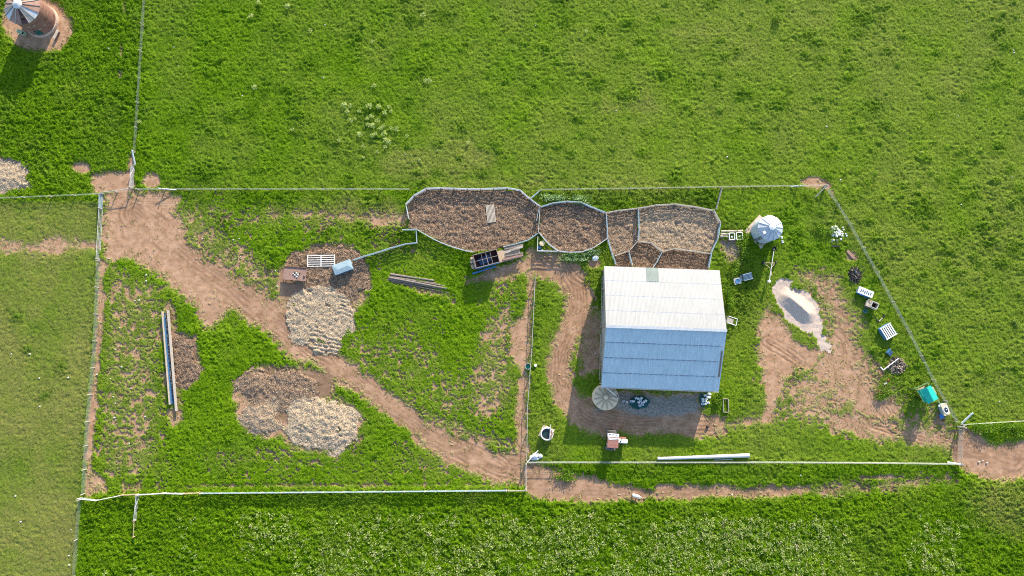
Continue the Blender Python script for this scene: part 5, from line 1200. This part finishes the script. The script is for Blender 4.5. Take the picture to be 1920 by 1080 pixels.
# ------------------------------------------------------------------ rosette plants and shrubs
def rosette(seed, r):
    g_ = np.random.default_rng(seed); n = 26; a = g_.uniform(0, 2 * np.pi, n); q = r * np.sqrt(g_.random(n)) * .7
    C = np.stack([q * np.cos(a), q * np.sin(a), .18 + .22 * (1 - q / r) + g_.uniform(-.04, .04, n)], -1)
    V, Q = leaves(C, r * g_.uniform(.45, .75, n), .35, .5, seed + 1)
    return V, Q, np.clip(g_.normal(.85, .15, n), 0, 1)
RS = [(702,162,5),(799,153,5),(806,152,5),(646,198,6.5),(657,199,5),(653,210,5.5),(675,210,4),(693,201,6.5),(712,203,5.5),(731,202,4.5),(723,213,6),(734,210,4),(698,221,5),(690,225,4),(658,227,5),(667,224,3.5),(709,228,5),(691,235,5),(699,237,6),(714,242,5),(720,238,4),(734,242,4),(745,243,5.5),(675,254,6),(699,255,5),(706,252,4),(721,252,6),(726,265,6.5),(729,268,6),(723,278,5),(638,265,4.5),(682,275,4),(708,285,3.5),(683,296,3.5),(786,300,4),(877,269,4.5),(763,256,4),(487,8,5),(540,14,6),(472,33,6),(794,31,6),(583,59,5),(700,80,4),(480,165,6),(549,244,4),(265,231,5),(1098,60,4)]
lone = {"r": 0}
protos = [rosette(700 + k, .5) for k in range(5)]
pm = []
for k, (V, Q, tn) in enumerate(protos):
    me_o = np_mesh('rosette_plant', V, Q, M['weedleaf'], {'tone': np.repeat(tn, 4), 'dry': np.zeros(len(V))}); pm.append(me_o.data); bpy.data.objects.remove(me_o)
for k, (px, py, r_) in enumerate(RS):
    o_ = bpy.data.objects.new('rosette_plant', pm[k % 5]); COL.objects.link(o_); q = at(px, py); q.z = gz(q.x, q.y); o_.location = q
    s = r_ / 6.0 * 1.3; o_.scale = (s, s, s); o_.rotation_euler.z = rnd.uniform(0, 6)
    cl = 630 < px < 890 and 140 < py < 310
    tag(o_, "pale rosette plant in the cluster in the northern pasture" if cl else "lone pale rosette plant scattered in the upper left pasture", 'plant', 'clustered rosette plants' if cl else 'lone rosette plants')
def shrub(px, py, rx, ry, ht, label, seed, n=700, mat_='bushleaf', tone0=.5, leaf=.24):
    g_ = np.random.default_rng(seed); c = at(px, py); T = thing('shrub', label, 'shrub', c)
    nb = 9; bc = np.stack([g_.uniform(-.7, .7, nb) * rx, g_.uniform(-.7, .7, nb) * ry, g_.uniform(.35, .8, nb) * ht], -1)
    pick = g_.integers(0, nb, n); C = bc[pick] + g_.normal(0, .22, (n, 3)) * np.array([rx, ry, ht]); C[:, 2] = np.abs(C[:, 2]) + .05
    V, Q = leaves(C, g_.uniform(.6, 1.3, n) * leaf, .7, .5, seed + 3)
    tn = np.clip(tone0 + g_.normal(0, .22, n) + .15 * (pick % 3 - 1), 0, 1)
    o_ = np_mesh('crown', V, Q, M[mat_], {'tone': np.repeat(tn, 4), 'dry': np.repeat((g_.random(n) < .04) * .5, 4)}); o_.parent = T
    st = MB()
    for k in range(nb): st.tube((bc[k][0] * .2, bc[k][1] * .2, 0), tuple(bc[k]), .03, .012, 5)
    st.build('stems', M['darkwood'], T); return T
shrub(1075,483,2.4,.8,1.0,"pale leafed shrub along the oval pen's lower fence", 801, 700, 'creeper', .62, .3)
shrub(1110,474,1.5,.7,.8,"small pale shrub at the oval pen's lower right", 802, 400, 'creeper', .6, .3)
shrub(1346,746,1.3,1.3,1.0,"rounded green shrub at the barn's lower right corner", 803, 800)
shrub(1455,37,.7,.6,.9,"single dark green thistle bush alone in the northern pasture", 804, 260, 'weedleaf', .35)
shrub(1545,433,1.8,1.3,.8,"low green bush left of the white stone heap", 805, 600)
shrub(1395,462,1.4,1.8,.9,"bright green bush below the white square frames", 806, 800, 'bushleaf', .65)
shrub(1372,505,1.2,1.6,.8,"green bush between the right pens and barn corner", 807, 600, 'bushleaf', .6)
shrub(1368,560,.9,2.2,1.0,"tall green growth along the barn's upper right wall", 808, 800)
shrub(1040,372,2.3,.8,.8,"pale creeper between the wire fence and the oval pen, left part", 809, 700, 'creeper', .6, .28)
shrub(1095,376,2.2,.8,.8,"pale creeper between the wire fence and the oval pen, right part", 810, 650, 'creeper', .55, .28)
shrub(1845,806,2.0,1.0,1.0,"dark green bank of weeds below the far right fence", 811, 800)
shrub(1890,805,2.4,1.0,1.0,"greener bank of weeds at the photo's right edge", 812, 900)
shrub(1715,745,1.2,1.8,1.0,"green scrub on the left of the turquoise play tower", 813, 700)
shrub(1660,735,2.2,1.2,.6,"low green scrub between firewood heap and play tower", 814, 700)
shrub(1898,606,.8,.6,.6,"grey green thistle alone in the right hand field", 815, 240, 'weedleaf', .5)
shrub(1063,890,2.2,.9,.7,"lush green scrub beside the track below the fence corner", 816, 800)
